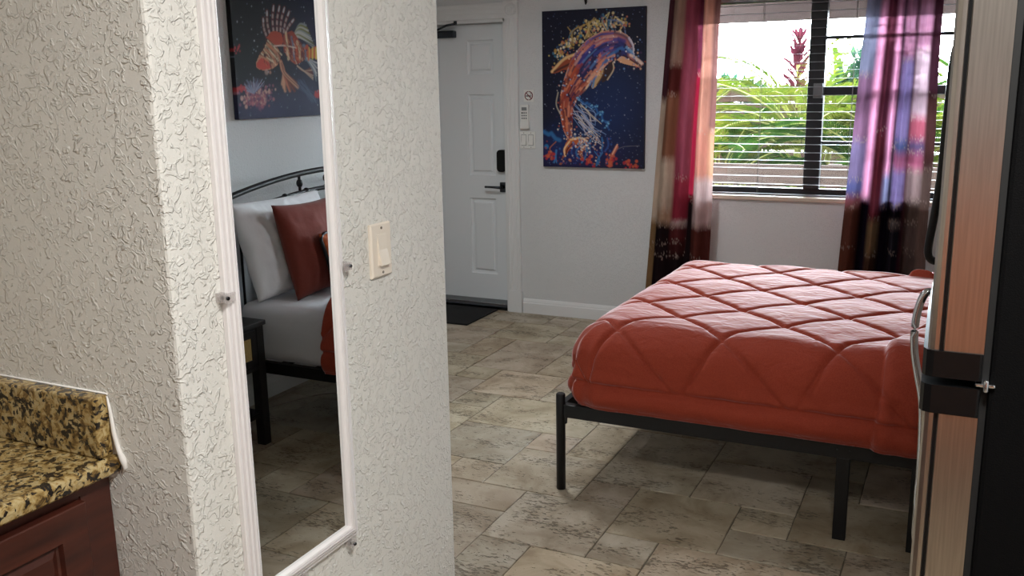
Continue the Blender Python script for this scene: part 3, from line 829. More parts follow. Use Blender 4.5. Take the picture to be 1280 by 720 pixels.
def dolphin():
    asp = 1.432; R = Raster(210, 300, (17, 19, 42), asp)
    r = random.Random(11)
    k = asp/660.0
    def T(x, y): return ((x-33)/425.0, (y-40)*k)
    def TT(l, n=6): return [T(*p) for p in spline(l, n)]
    R.glow(*T(300, 470), .35, .35, (22, 44, 96), .8); R.glow(*T(330, 360), .25, .25, (20, 40, 84), .7)
    R.glow(*T(150, 640), .45, .12, (40, 30, 96), .8); R.glow(*T(120, 590), .2, .15, (24, 52, 110), .6)
    # fine spatter
    for _ in range(420):
        x, y = r.uniform(40, 450), r.uniform(50, 690)
        R.dot(*T(x, y), r.uniform(.0025, .006), r.choice([(90, 110, 150), (150, 160, 180), (60, 80, 130)]), r.uniform(.3, .9))
    # crest spray behind the back
    for _ in range(330):
        t = r.random(); a = r.gauss(0, 1)
        x = 90 + 290*t + r.gauss(0, 14); y = 240 - 140*math.sin(min(1, t*1.15)*PI*0.55) + r.gauss(0, 20)
        R.dot(*T(x, y), r.uniform(.004, .015), r.choice([(226, 206, 150), (206, 186, 110), (190, 150, 70), (230, 222, 196), (60, 120, 150), (40, 70, 110), (196, 120, 90)]), r.uniform(.6, 1))
    for _ in range(16):
        x = r.uniform(110, 370); y = 110 + abs(x-300)*.35
        R.line(TT([(x, y+20), (x+r.uniform(-25, 25), y-20), (x+r.uniform(-35, 35), y-50)]), .005, r.choice([(214, 196, 140), (180, 150, 90), (70, 120, 150)]), .8)
    R.line(TT([(380, 150), (372, 115), (345, 92), (310, 88)]), .006, (110, 130, 170), .8)
    # dorsal fin
    fin = TT([(175, 225), (130, 240), (90, 265), (72, 298), (100, 296), (130, 285), (150, 300)])
    R.poly(fin, (150, 70, 44)); R.line(TT([(175, 222), (125, 242), (74, 292)]), .012, (226, 186, 130))
    R.line(TT([(150, 262), (110, 280), (85, 292)]), .010, (60, 36, 34), .9)
    # pectoral fins
    R.poly(TT([(325, 250), (335, 285), (312, 325), (285, 340), (292, 300)]), (58, 40, 44)); R.line(TT([(330, 262), (332, 290), (308, 330)]), .006, (200, 180, 150))
    # body
    back = [(447, 272), (428, 250), (416, 228), (414, 196), (396, 160), (356, 136), (300, 131), (245, 150), (196, 190), (160, 240), (134, 300), (116, 360), (106, 420), (110, 480), (124, 545), (146, 586)]
    belly = [(160, 580), (162, 520), (166, 460), (180, 415), (212, 378), (250, 340), (285, 290), (320, 258), (350, 246), (385, 262), (412, 276), (440, 286)]
    bs, es = TT(back), TT(belly)
    body = bs + es
    R.poly(body, (46, 40, 84))
    ins = R.inside(body)
    db = R.dist(bs)
    # tail part glows red-orange, head part violet-blue
    low = np.clip((R.v - T(0, 260)[1])/0.28, 0, 1)*ins
    R.put(low*np.clip(1-db/0.075, 0, 1), (168, 66, 44), .95)
    R.put(low*np.clip(1-np.abs(db-0.09)/0.03, 0, 1), (58, 26, 40), .8)
    R.put(ins*np.clip(1-db/0.022, 0, 1), (226, 176, 150), .9)
    R.put(ins*np.clip(1-np.abs(db-0.045)/0.03, 0, 1)*(1-low), (206, 128, 118), .8)
    R.put(ins*np.clip(1-np.abs(db-0.10)/0.035, 0, 1)*(1-low), (54, 58, 128), .9)
    R.line(TT([(375, 175), (330, 162), (280, 172), (225, 215), (185, 270)]), .018, (70, 60, 140), .8, ins)
    R.poly(TT([(262, 240), (290, 205), (335, 186), (322, 215), (285, 250), (262, 262)]), (214, 126, 112), .9)
    R.line(TT([(405, 225), (370, 205), (340, 215), (300, 250), (262, 290)]), .016, (58, 110, 180), .9, ins)
    R.line(TT([(385, 200), (410, 225), (425, 250)]), .012, (120, 170, 214), .9, ins)
    R.line(TT([(395, 165), (412, 195), (414, 225)]), .012, (214, 206, 220), .9, ins)
    R.poly(TT([(180, 330), (215, 330), (250, 315), (215, 372), (180, 412), (168, 440)]), (216, 128, 96), .85)
    R.line(TT([(195, 400), (230, 350), (275, 300)]), .008, (236, 206, 170), .9, ins)
    R.poly(TT([(345, 250), (365, 236), (395, 250), (430, 270), (446, 280), (410, 276), (370, 266)]), (226, 170, 130), .95)
    R.line(TT([(372, 232), (400, 250), (440, 277)]), .007, (60, 36, 44), .9)
    R.line(TT([(400, 232), (425, 248), (447, 268)]), .012, (236, 206, 190), .9)
    R.poly(TT([(285, 262), (262, 290), (246, 330), (244, 366), (268, 348), (290, 302), (296, 272)]), (196, 160, 112))
    R.line(TT([(290, 268), (262, 300), (247, 360)]), .008, (90, 140, 190))
    R.line(TT([(295, 275), (290, 310), (265, 350)]), .006, (96, 60, 40))
    R.dot(*T(358, 214), .010, (16, 16, 30)); R.dot(*T(310, 196), .008, (40, 24, 50)); R.dot(*T(300, 215), .007, (40, 24, 50))
    # broken brush strokes that follow the back
    for _ in range(230):
        i = r.randrange(30, len(bs)-8); f = r.random(); j = min(len(es)-5, max(0, len(es)-1-int(i*len(es)/len(bs))))
        a, b2 = bs[i], bs[i+4]; e1, e2 = es[j], es[max(0, j-4)]
        p0 = (a[0]*(1-f)+e1[0]*f, a[1]*(1-f)+e1[1]*f); p1 = (b2[0]*(1-f)+e2[0]*f, b2[1]*(1-f)+e2[1]*f)
        t = i/len(bs)
        pal = [(214, 160, 150), (110, 90, 160), (60, 70, 150), (206, 120, 110)] if f < .35 else [(60, 70, 150), (40, 40, 90), (90, 130, 190), (130, 80, 120)] if f < .7 else [(220, 140, 110), (230, 180, 150), (90, 120, 180), (60, 44, 90)]
        if t > .55: pal = [(190, 84, 52), (150, 56, 44), (220, 130, 90), (70, 30, 46)] if f < .5 else [(60, 30, 56), (120, 60, 70), (220, 140, 110), (150, 56, 44)]
        R.line([p0, p1], r.uniform(.005, .012), r.choice(pal), .75, ins)
    for _ in range(150):
        q = r.choice(body); x = q[0]+r.gauss(0, .03); y = q[1]+r.gauss(0, .03)
        R.dot(x, y, r.uniform(.003, .010), r.choice([(230, 220, 210), (240, 190, 150), (110, 150, 200), (200, 90, 60), (60, 40, 80)]), r.uniform(.5, 1))
    for _ in range(120):
        x, y = r.uniform(0.15, .9), r.uniform(.15, 1.15)
        R.dot(x, y, r.uniform(.004, .010), r.choice([(240, 236, 240), (140, 180, 220), (220, 120, 90), (40, 30, 60)]), .85, ins)
    # water trails
    R.line(TT([(100, 380), (92, 430), (108, 470)]), .006, (190, 180, 160), .8)
    trail = [(190, 408), (212, 430), (224, 424), (240, 446), (258, 440), (268, 466), (284, 470), (288, 498), (306, 506), (310, 528)]
    R.line([T(*q) for q in trail], .010, (40, 96, 160), .85)
    for _ in range(60):
        q = r.choice(trail); R.dot(*T(q[0]+r.gauss(0, 7), q[1]+r.gauss(0, 7)), r.uniform(.004, .010), r.choice([(40, 96, 160), (120, 180, 220), (70, 130, 190)]), .8)
    for _ in range(26):
        x0, y0 = r.uniform(160, 200), r.uniform(420, 520)
        R.line(TT([(x0, y0), (x0+r.uniform(20, 60), y0+r.uniform(10, 60)), (x0+r.uniform(40, 110), y0+r.uniform(50, 110))]), .0035, r.choice([(190, 186, 200), (120, 150, 200), (210, 196, 180)]), .8)
    # flukes
    R.poly(TT([(146, 578), (168, 574), (205, 572), (236, 590), (238, 600), (205, 598), (172, 604), (148, 622), (130, 656), (122, 630), (132, 596)]), (190, 96, 52))
    R.line(TT([(152, 582), (195, 574), (236, 594)]), .009, (236, 190, 130)); R.line(TT([(148, 590), (126, 622), (130, 652)]), .008, (236, 200, 150))
    R.line(TT([(160, 598), (140, 622), (132, 646)]), .007, (90, 36, 26))
    R.line([T(36, 548), T(58, 560), T(70, 554), T(88, 578), T(106, 584)], .018, (46, 108, 166), .9); R.dot(*T(48, 612), .022, (40, 120, 180), .9)
    for _ in range(150):
        x = r.uniform(36, 330); y = 690 - abs(r.gauss(0, 48))
        R.dot(*T(x, y), r.uniform(.004, .013), r.choice([(44, 80, 150), (50, 110, 170), (34, 60, 130), (24, 28, 76), (24, 28, 76), (150, 66, 54), (190, 106, 66), (30, 40, 96), (120, 44, 54), (206, 150, 116)]), r.uniform(.5, .9))
    for _ in range(14):
        x = r.uniform(60, 300); y = r.uniform(600, 670)
        R.line(TT([(x, y+24), (x+r.uniform(-16, 16), y), (x+r.uniform(-26, 26), y-30)]), r.uniform(.004, .009), r.choice([(56, 120, 180), (190, 110, 70), (40, 80, 150)]), .8)
    for _ in range(160):
        x = 215 + r.gauss(0, 32); y = 590 + r.gauss(0, 28)
        R.dot(*T(x, y), r.uniform(.003, .010), r.choice([(230, 224, 220), (200, 190, 180), (90, 130, 180), (220, 170, 140)]), r.uniform(.6, 1))
    R.line(TT([(320, 690), (328, 650), (348, 610)]), .014, (206, 110, 84), .9); R.line(TT([(330, 640), (350, 600)]), .006, (226, 170, 140))
    for x, y in ((405, 688), (322, 670), (60, 650), (230, 670)):
        for _ in range(22): R.dot(*T(x+r.gauss(0, 12), y+r.gauss(0, 10)), r.uniform(.006, .016), r.choice([(176, 46, 54), (200, 90, 60)]), .8)
    R.line(TT([(345, 622), (380, 608), (440, 604)]), .003, (110, 110, 120), .7)
    return R
canvas_object('dolphin_canvas', dolphin(), (-2.583, YB, 2.066), (0.712, 0, 0), (0, 0, 1.018), (0, -1, 0), 0.028,
              'dark blue canvas print of a leaping dolphin between the entry door and the window', 'picture')

def lionfish():
    asp = 1.432; R = Raster(190, 272, (16, 16, 22), asp)
    r = random.Random(5)
    # photo coordinates -> canvas; x grows with Y in the room, so the print is laid out mirrored
    def T(x, y):
        xl = 105 + 75*(y/672.0)
        u = (x - xl)/505.0; v = asp - (672-y)/672.0*0.5615*asp/1.018
        return (1-u, v)
    def TT(l, n=6): return [T(*p) for p in spline(l, n)]
    R.glow(*T(600, 120), .4, .5, (24, 26, 66), .9); R.glow(*T(350, 640), .6, .16, (44, 44, 84), .9); R.glow(*T(560, 600), .3, .2, (40, 44, 80), .8)
    for _ in range(260):
        x, y = r.uniform(110, 690), r.uniform(-600, 670)
        R.dot(*T(x, y), r.uniform(.003, .007), r.choice([(150, 160, 180), (90, 100, 130), (196, 200, 210)]), r.uniform(.3, .8))
    # dorsal spines
    for (x0, y0, x1, y1) in ((300, 190, 278, 90), (318, 180, 296, 45), (338, 170, 330, 10), (356, 165, 362, 10), (374, 165, 390, 15), (392, 170, 418, 35), (402, 170, 446, 80)):
        pts = TT([(x0, y0), ((x0+x1)/2-6, (y0+y1)/2), (x1, y1)])
        R.line(pts, .012, (120, 46, 44)); R.line(pts, .005, (40, 30, 60))
        for q in range(1, len(pts)-1, 3): R.line([pts[q], pts[q+1]], .009, (190, 170, 164), .8)
        R.line(pts[-3:], .006, (200, 204, 214), .8)
    R.poly(TT([(300, 200), (330, 160), (380, 170), (390, 230), (350, 240)]), (176, 72, 50))
    # tail and second dorsal
    for q in range(9):
        R.line(TT([(445, 200), (480, 110+q*9), (520+q*7, 110+q*16)]), .009, r.choice([(196, 196, 190), (150, 160, 160), (120, 120, 60)]), .9)
        R.line(TT([(450, 205), (490, 125+q*9), (540+q*6, 130+q*14)]), .004, (20, 20, 30), .9)
    for q in range(8):
        R.line(TT([(520, 300), (575, 330+q*8), (600, 340+q*16)]), .006, r.choice([(190, 190, 186), (110, 120, 130)]), .8)
        R.line(TT([(480, 360), (520, 390), (580, 360+q*12)]), .005, r.choice([(190, 160, 140), (110, 60, 50)]), .7)
    R.poly(TT([(530, 270), (600, 230), (640, 260), (650, 330), (600, 315), (530, 305)]), (196, 96, 50))
    for q in range(5): R.line(TT([(545+q*22, 250), (548+q*22, 310)]), .010, r.choice([(214, 196, 90), (150, 40, 36), (226, 190, 120)]), .9)
    # body
    R.poly(TT([(390, 180), (440, 150), (480, 200), (530, 270), (530, 310), (480, 350), (440, 330), (400, 280)]), (150, 60, 44))
    for q in range(8):
        x = 405 + q*17
        R.line(TT([(x, 165+q*12), (x+12, 240), (x+22, 320)]), .011, [(216, 190, 150), (90, 36, 34), (110, 120, 140), (196, 84, 50)][q % 4], .9)
    # head
    head = TT([(252, 345), (268, 300), (290, 260), (306, 220), (345, 235), (380, 290), (372, 350), (330, 385), (280, 388), (255, 370), (252, 345)])
    R.poly(head, (190, 130, 100)); hi = R.inside(head)
    for (a, b) in (((300, 215), (380, 300)), ((290, 245), (370, 340)), ((282, 270), (350, 360)), ((270, 292), (330, 340))):
        R.line(TT([a, ((a[0]+b[0])/2+8, (a[1]+b[1])/2-8), b]), .010, (70, 30, 28), .9); R.line(TT([(a[0]+8, a[1]), (b[0]+8, b[1]-4)]), .006, (226, 206, 170), .8)
    R.poly(TT([(254, 350), (280, 320), (320, 345), (330, 375), (285, 388), (258, 372)]), (196, 72, 58))
    R.dot(*T(296, 302), .012, (20, 16, 16)); R.dot(*T(310, 400), .02, (190, 160, 150), .6); R.dot(*T(330, 402), .012, (176, 130, 110), .8)
    R.line(TT([(345, 245), (400, 240), (470, 250)]), .005, (226, 200, 180), .9)
    # pectoral fan
    for q in range(11):
        x1 = 400 + q*9; y1 = 470 + (q % 3)*20
        R.line(TT([(385, 340), (405, 400), (x1, y1)]), .014, r.choice([(186, 110, 84), (206, 150, 120), (120, 56, 46)]), .9)
        R.line(TT([(388, 345), (412, 410), (x1+4, y1)]), .004, (50, 26, 26), .8)
    for q in range(24): R.line(TT([(480+r.uniform(0, 60), 440+r.uniform(0, 60)), (560+r.uniform(0, 60), 540+r.uniform(0, 60))]), .003, (70, 80, 110), .6)
    # coral
    for _ in range(260):
        x = 270 + r.gauss(0, 34); y = 545 + r.gauss(0, 28)
        R.dot(*T(x, y), r.uniform(.006, .016), r.choice([(176, 110, 120), (150, 80, 96), (206, 160, 150), (120, 70, 100), (90, 60, 90)]), .75)
    for q in range(34):
        a = -1.25 + 2.1*q/33; l = r.uniform(50, 100); R.line(TT([(250, 525), (250+l*.5*math.sin(a), 525-l*.6*math.cos(a)), (250+l*math.sin(a)*.8, 525-l*math.cos(a))]), .0032, r.choice([(120, 126, 156), (160, 166, 190), (110, 90, 120)]), .7)
    for _ in range(170):
        x, y = r.uniform(285, 520), r.uniform(190, 370)
        cl_ = np.clip(R.inside(head) + R.inside(TT([(390, 180), (440, 150), (480, 200), (530, 270), (530, 310), (480, 350), (440, 330), (400, 280)])), 0, 1)
        R.line([T(x, y), T(x+r.uniform(4, 14), y+r.uniform(8, 26))], .0035, r.choice([(60, 26, 26), (226, 200, 170), (110, 40, 36), (40, 30, 40), (206, 120, 80)]), .7, cl_)
    for x, y, rr in ((150, 268, .018), (180, 500, .028), (610, 540, .03), (690, 560, .05)):
        for _ in range(16): R.dot(*T(x+r.gauss(0, 12), y+r.gauss(0, 10)), rr*.4, (176, 52, 58), .8)
    # upper part of the print
    for _ in range(70):
        x, y = r.uniform(120, 680), r.uniform(-590, -60); R.dot(*T(x, y), r.uniform(.006, .014), (40, 46, 84), .5)
    return R
YP0, YP1 = 3.565, 4.275
canvas_object('lionfish_canvas', lionfish(), (XR, YP1, 1.452+1.018), (0, YP0-YP1, 0), (0, 0, 1.018), (-1, 0, 0), 0.028,
              'unframed black canvas print of a striped lionfish above the bed head, seen in the mirror', 'picture')

nail = MB().tube([(-2.279, YB-0.0005, 2.108), (-2.279, YB-0.016, 2.112)], 0.004, 8).tube([(-2.279, YB-0.016, 2.095), (-2.279, YB-0.016, 2.125)], [0.004, 0.010], 10).build('wall_hook', M['black_metal'])
tag(nail, 'small black hook on the wall just above the dolphin canvas', 'hook')

# ------------------------------------------------------------------ things beside the door
s = empty('no_smoking_sign', (-2.697, YB, 1.524)); tag(s, 'small white square no smoking sign with a red ring, above the remote control', 'sign')
MB().box(-2.735, -2.659, YB-0.004, YB-0.0005, 1.482, 1.562).build('plate', M['white_plastic'], s, 0.001)
mred = simple('sign_red', (120, 52, 56), 0.5); mblk = simple('sign_black', (30, 30, 32), 0.5)
n = 32; mb = MB()
mb.tube([(-2.697+0.028*math.cos(2*PI*k/n), YB-0.0045, 1.522+0.028*math.sin(2*PI*k/n)) for k in range(n+1)], 0.0034, 6, cap=False)
mb.tube([(-2.697-0.020, YB-0.0048, 1.522+0.020), (-2.697+0.020, YB-0.0048, 1.522-0.020)], 0.003, 6)
mb.build('ring', mred, s)
MB().box(-2.718, -2.682, YB-0.0052, YB-0.004, 1.517, 1.524).box(-2.679, -2.676, YB-0.0052, YB-0.004, 1.517, 1.524).tube([(-2.680, YB-0.0046, 1.527), (-2.684, YB-0.0046, 1.534), (-2.678, YB-0.0046, 1.541)], 0.0016, 6).build('cigarette', mblk, s)

rc = empty('remote_control', (-2.722, YB, 1.30)); tag(rc, 'white air conditioner remote in its wall cradle, under the no smoking sign', 'remote control')
rounded_plate(-2.752, -2.694, 1.318, 1.462, 0.008, YB-0.026, YB-0.006).build('body', M['white_plastic'], rc, 0.004)
MB().box(-2.756, -2.690, YB-0.030, YB-0.0005, 1.302, 1.345).box(-2.756, -2.690, YB-0.006, YB-0.0005, 1.345, 1.42).build('cradle', M['white_plastic'], rc, 0.003)
MB().box(-2.742, -2.704, YB-0.0275, YB-0.0262, 1.424, 1.446).build('display', M['grey_plastic'], rc)
for i, (bx, bz) in enumerate([(-2.738, 1.408), (-2.723, 1.408), (-2.708, 1.408), (-2.738, 1.390), (-2.723, 1.390), (-2.708, 1.390), (-2.738, 1.372), (-2.723, 1.372), (-2.708, 1.372)]):
    MB().box(bx-0.005, bx+0.005, YB-0.0285, YB-0.0262, bz-0.0045, bz+0.0045).build('button', M['grey_plastic'] if i else mblk, rc)

def rocker(parent, cx, cz, w, h, P, matp, out):
    """P maps (a, z, depth) to world; a is across the plate"""
    pass
sw2 = empty('light_switch', (-2.708, YB, 1.224)); tag(sw2, 'white double rocker light switch right of the entry door, under the remote', 'light switch')
MB().box(-2.769, -2.651, YB-0.007, YB-0.0005, 1.165, 1.282).build('plate', M['white_plastic'], sw2, 0.003)
for xc in (-2.737, -2.684):
    MB().box(xc-0.0195, xc+0.0195, YB-0.0074, YB-0.0065, 1.187, 1.261).build('gap', M['grey_plastic'], sw2)
    MB().prism([(YB-0.0065, 1.190), (YB-0.015, 1.190), (YB-0.008, 1.224), (YB-0.0085, 1.258), (YB-0.0065, 1.258)], 'x', xc-0.017, xc+0.017).build('rocker', M['white_plastic'], sw2, 0.001)
for xc in (-2.737, -2.684):
    for zc in (1.175, 1.272): MB().tube([(xc, YB-0.006, zc), (xc, YB-0.0078, zc)], 0.003, 8).build('screw', M['switch_dark'], sw2)

mt = MB().box(-3.72, -2.955, 5.365, 5.835, 0.0008, 0.012).build('doormat', M['mat_black'], None, 0.003)
mt.rotation_euler = (0, 0, 0)
tag(mt, 'black doormat on the stone floor in front of the entry door', 'doormat')

# ------------------------------------------------------------------ mirror on the partition
mr = empty('wall_mirror', (XM, 1.326, 0.66)); tag(mr, 'tall narrow mirror in a ridged white frame on the textured partition wall', 'mirror')
my0, my1, mz0, mz1 = 1.160, 1.492, 0.668, 1.92
fw = 0.030
def mirror_frame():
    mb = MB()
    # ridged profile: (inset from outer edge, height off wall)
    prof = [(0.0, 0.0005), (0.0, 0.009), (0.002, 0.011), (0.006, 0.011), (0.0072, 0.005), (0.0092, 0.014), (0.0130, 0.0155), (0.0148, 0.007), (0.0168, 0.017), (0.0205, 0.018), (0.0222, 0.009), (0.0242, 0.0175), (0.028, 0.016), (fw, 0.011), (fw, 0.0015)]
    vs = []; fs = []
    for ins, h in prof:
        x = XM + h
        vs += [(x, my0+ins, mz0+ins), (x, my1-ins, mz0+ins), (x, my1-ins, mz1-ins), (x, my0+ins, mz1-ins)]
    for k in range(len(prof)-1):
        for q in range(4): fs.append((k*4+q, k*4+(q+1) % 4, k*4+4+(q+1) % 4, k*4+4+q))
    mb.add(vs, fs)
    return mb
mirror_frame().build('frame', M['mirror_frame'], mr)
MB().box(XM+0.003, XM+0.007, my0+fw-0.002, my1-fw+0.002, mz0+fw-0.002, mz1-fw+0.002).build('glass', M['mirror'], mr)
for (y, zc, dy, dz) in ((my0, 1.255, 1, 0), (my1, 1.247, -1, 0), (1.462, mz0, 0, 1), (1.30, mz0, 0, 1)):
    mb = MB()
    a, b = (0.016, 0.008)
    if dy:
        ya, yb = sorted((y - dy*0.014, y + dy*0.012)); ys = sorted((y-dy*0.014, y-dy*0.0005))
        mb.box(XM+0.0005, XM+0.010, ys[0], ys[1], zc-0.008, zc+0.008).box(XM+0.019, XM+0.022, ya, yb, zc-0.008, zc+0.008)
        mb.box(XM+0.010, XM+0.0195, ys[0], ys[0]+0.012, zc-0.008, zc+0.008)
        sc_ = (y-dy*0.008, zc)
    else:
        mb.box(XM+0.0005, XM+0.010, y-0.008, y+0.008, zc-0.014, zc-0.0005).box(XM+0.019, XM+0.022, y-0.008, y+0.008, zc-0.014, zc+0.012)
        mb.box(XM+0.010, XM+0.0195, y-0.008, y+0.008, zc-0.014, zc-0.002)
        sc_ = (y, zc-0.008)
    c = mb.build('clip', M['clear_plastic'], mr, 0.001)
    c['label'] = 'clear plastic mirror clip'
    MB().tube([(XM+0.010, *sc_), (XM+0.0245, *sc_)], 0.0032, 8).build('screw', M['dark_chrome'], c)

# switch on the partition
s1 = empty('light_switch', (XM, 1.634, 1.257)); tag(s1, 'almond single rocker light switch on the textured partition wall, right of the mirror', 'light switch')
sy0, sy1, sz0, sz1 = 1.597, 1.672, 1.199, 1.314
mb = MB()
vs = []
for ins, h in ((0, 0.0005), (0, 0.005), (0.003, 0.0085)):
    vs += [(XM+h, sy0+ins, sz0+ins), (XM+h, sy1-ins, sz0+ins), (XM+h, sy1-ins, sz1-ins), (XM+h, sy0+ins, sz1-ins)]
fs = [(k*4+q, k*4+(q+1) % 4, k*4+4+(q+1) % 4, k*4+4+q) for k in range(2) for q in range(4)] + [(8, 9, 10, 11), (3, 2, 1, 0)]
mb.add(vs, fs); mb.build('plate', M['switch'], s1)
MB().box(XM+0.006, XM+0.0092, 1.617, 1.653, 1.222, 1.291).build('bezel', M['switch'], s1, 0.0005)
MB().prism([(XM+0.0088, 1.225), (XM+0.0185, 1.225), (XM+0.0115, 1.258), (XM+0.0096, 1.288), (XM+0.0088, 1.288)], 'y', 1.6195, 1.6505).build('rocker', M['switch'], s1, 0.0008)
for zc in (1.2085, 1.304): MB().tube([(XM+0.008, 1.635, zc), (XM+0.0097, 1.635, zc)], 0.003, 8).build('screw', M['switch_dark'], s1)

# ------------------------------------------------------------------ kitchen counter
ZT = 0.985; XE = -1.268
ct = MB()
prof = [(XK, ZT-0.032), (XE-0.006, ZT-0.032), (XE, ZT-0.027), (XE+0.002, ZT-0.016), (XE, ZT-0.005), (XE-0.007, ZT), (XK, ZT)]
ct.prism(prof, 'y', -1.2, YA)
o = ct.build('countertop', M['granite'], None, 0.0015); tag(o, 'speckled tan and black granite countertop over the cherry cabinet, left of the partition', 'countertop')
bs_ = empty('backsplash', (-1.6, YA, ZT)); tag(bs_, 'low granite backsplash strip standing on the countertop against the textured wall', 'backsplash')
MB().box(XK, -1.279, YA-0.031, YA-0.001, ZT+0.0005, ZT+0.108).build('slab', M['granite'], bs_, 0.004, 3)
mb = MB()
mb.tube([(-1.278, YA-0.004, ZT+0.106), (-1.274, YA-0.004, ZT+0.08), (-1.271, YA-0.004, ZT+0.04), (-1.266, YA-0.003, ZT+0.012), (-1.257, YA-0.003, ZT-0.006), (-1.255, YA-0.002, ZT-0.02), (-1.262, YA-0.002, ZT-0.03)], [0.0015, 0.003, 0.004, 0.004, 0.006, 0.004, 0.0015], 8)
mb.tube([(XK, YA-0.0015, ZT+0.109), (-1.28, YA-0.0015, ZT+0.109)], 0.0018, 6)
o = mb.build('caulk_bead', M['caulk'], bs_); o['label'] = 'white caulk bead'

cab = empty('base_cabinet', (-1.6, 0.0, 0)); tag(cab, 'dark cherry base cabinet with a raised panel drawer under the granite countertop', 'cabinet')
XF = -1.300; ZB = ZT - 0.033
MB().box(XK+0.002, XF-0.001, -1.2, YA-0.003, 0.10, ZB).build('carcass', M['cherry'], cab)
MB().box(XK+0.06, XF-0.07, -1.2, YA-0.003, 0.0005, 0.0995).build('toe_kick', M['black_wood'], cab)
mb = MB()
units = [(0.36, 0.985), (-0.27, 0.34), (-0.90, -0.29)]
mb.box(XF-0.0008, XF+0.002, -1.2, YA-0.003, ZB-0.022, ZB); mb.box(XF-0.0008, XF+0.002, 0.99, YA-0.003, 0.10, ZB-0.022)
mb.build('face_frame', M['cherry_h'], cab)
def raised(parent, name, y0, y1, z0, z1, mat, stile):
    """frame and raised field door/drawer front on the face plane"""
    mb = MB(); x = XF + 0.002
    rings = [(0, 0.0), (0, 0.017), (0.002, 0.019), (stile, 0.019), (stile+0.003, 0.010), (stile+0.007, 0.0085), (stile+0.019, 0.015), (stile+0.021, 0.015)]
    vs = []; fs = []
    for ins, h in rings:
        vs += [(x+h, y0+ins, z0+ins), (x+h, y1-ins, z0+ins), (x+h, y1-ins, z1-ins), (x+h, y0+ins, z1-ins)]
    for k in range(len(rings)-1):
        for q in range(4): fs.append((k*4+q, k*4+(q+1) % 4, k*4+4+(q+1) % 4, k*4+4+q))
    e = (len(rings)-1)*4; fs += [(e, e+1, e+2, e+3), (3, 2, 1, 0)]
    mb.add(vs, fs)
    return mb.build(name, mat, parent)
for (y0, y1) in units:
    raised(cab, 'drawer', y0, y1, ZB-0.196, ZB-0.026, M['cherry_h'], 0.052)
    raised(cab, 'door', y0, y1, 0.115, ZB-0.202, M['cherry'], 0.058)
sc_ = MB().tube([(XF+0.0215, 0.762, ZB-0.040), (XF+0.0215, 0.757, ZB-0.050), (XF+0.0215, 0.754, ZB-0.063)], [0.0008, 0.0022, 0.001], 6).build('scratch', M['caulk'], cab)
sc_['label'] = 'pale scratch in the cherry finish'

# unseen cupboard added behind the viewer to warm the reflection in the refrigerator doors
pc = empty('reflection_cupboard', (0.05, YF+0.2, 0)); tag(pc, 'unseen oak cupboard added for the warm reflection in the refrigerator doors', 'cabinet')
MB().box(-0.75, 0.98, YF+0.002, YF+0.40, 0.28, 1.25).build('carcass', M['oak'], pc, 0.004)
MB().box(-0.72, 0.96, YF+0.03, YF+0.36, 0.0005, 0.279).build('plinth', M['black_wood'], pc)
for y in (-0.72, -0.14, 0.42):
    MB().box(y, y+0.53, YF+0.401, YF+0.42, 0.30, 1.23).build('door', M['oak'], pc, 0.004)

# ------------------------------------------------------------------ refrigerator
FY0, FY1 = 1.30, 2.02
fr = empty('refrigerator', (0.4, 1.66, 0)); tag(fr, 'black and stainless top freezer refrigerator standing at the right edge of the photo', 'refrigerator')
MB().box(0.052, 0.78, FY0+0.004, FY1-0.004, 0.02, 1.735).build('cabinet', M['fridge_side'], fr, 0.006)
MB().box(0.0435, 0.053, FY0+0.012, FY1-0.012, 0.12, 1.72).build('gasket', M['gasket'], fr)
def door_prof(i=0.0):
    # plan outline (x, y): rounded near and far edges, gently bowed front
    pts = [(0.043, FY0+i), (-0.0035, FY0+i), (-0.0055, FY0+0.0035+i), (-0.0085, FY0+0.0035+i), (-0.0100, FY0+0.001+i), (-0.0150, FY0+0.001+i), (-0.0205, FY0+0.004+i), (-0.0235, FY0+0.011+i)]
    n = 10
    mid = [(-0.0235 - 0.004*math.sin(PI*k/n), FY0+0.011 + (FY1-FY0-0.022)*k/n) for k in range(1, n)]
    far = [(x, FY0+FY1-y) for x, y in reversed(pts)]
    return pts + mid + far
def fridge_door(name, z0, z1, capz):
    d = MB().prism(door_prof(), 'z', z0, z1).build(name, M['stainless'], fr)
    # black strip in the groove of both edges
    for ya, yb in ((FY0+0.0025, FY0+0.006), (FY1-0.006, FY1-0.0025)):
        MB().box(-0.0095, -0.0048, ya, yb, z0, z1).build('edge_strip', M['black_plastic'], d)
    for ca, cb in capz:
        cp = MB()
        pts = [(x - (0.004 if x < 0 else -0.0005), (FY0-0.003) if y < FY0+0.02 and x > -0.012 else (FY1+0.003) if y > FY1-0.02 and x > -0.012 else y) for x, y in door_prof()]
        # smooth simple cap outline
        pts = [(0.0432, FY0-0.003), (-0.015, FY0-0.003), (-0.024, FY0+0.001), (-0.0285, FY0+0.010)] + [(-0.0285-0.004*math.sin(PI*k/8), FY0+0.01+(FY1-FY0-0.02)*k/8) for k in range(1, 8)] + [(-0.0285, FY1-0.010), (-0.024, FY1-0.001), (-0.015, FY1+0.003), (0.0432, FY1+0.003)]
        cp.prism(pts, 'z', ca, cb).build('end_cap', M['black_plastic'], d, 0.004, 3)
    return d
fz = fridge_door('freezer_door', 1.244, 1.735, [(1.209, 1.245)])
fd = fridge_door('fridge_door', 0.13, 1.160, [(1.159, 1.198)])
hp = [(-0.026, 1.93, 1.66), (-0.031, 1.925, 1.62), (-0.034, 1.925, 1.52), (-0.036, 1.925, 1.42), (-0.042, 1.925, 1.34), (-0.048, 1.925, 1.275), (-0.042, 1.925, 1.255), (-0.026, 1.93, 1.25)]
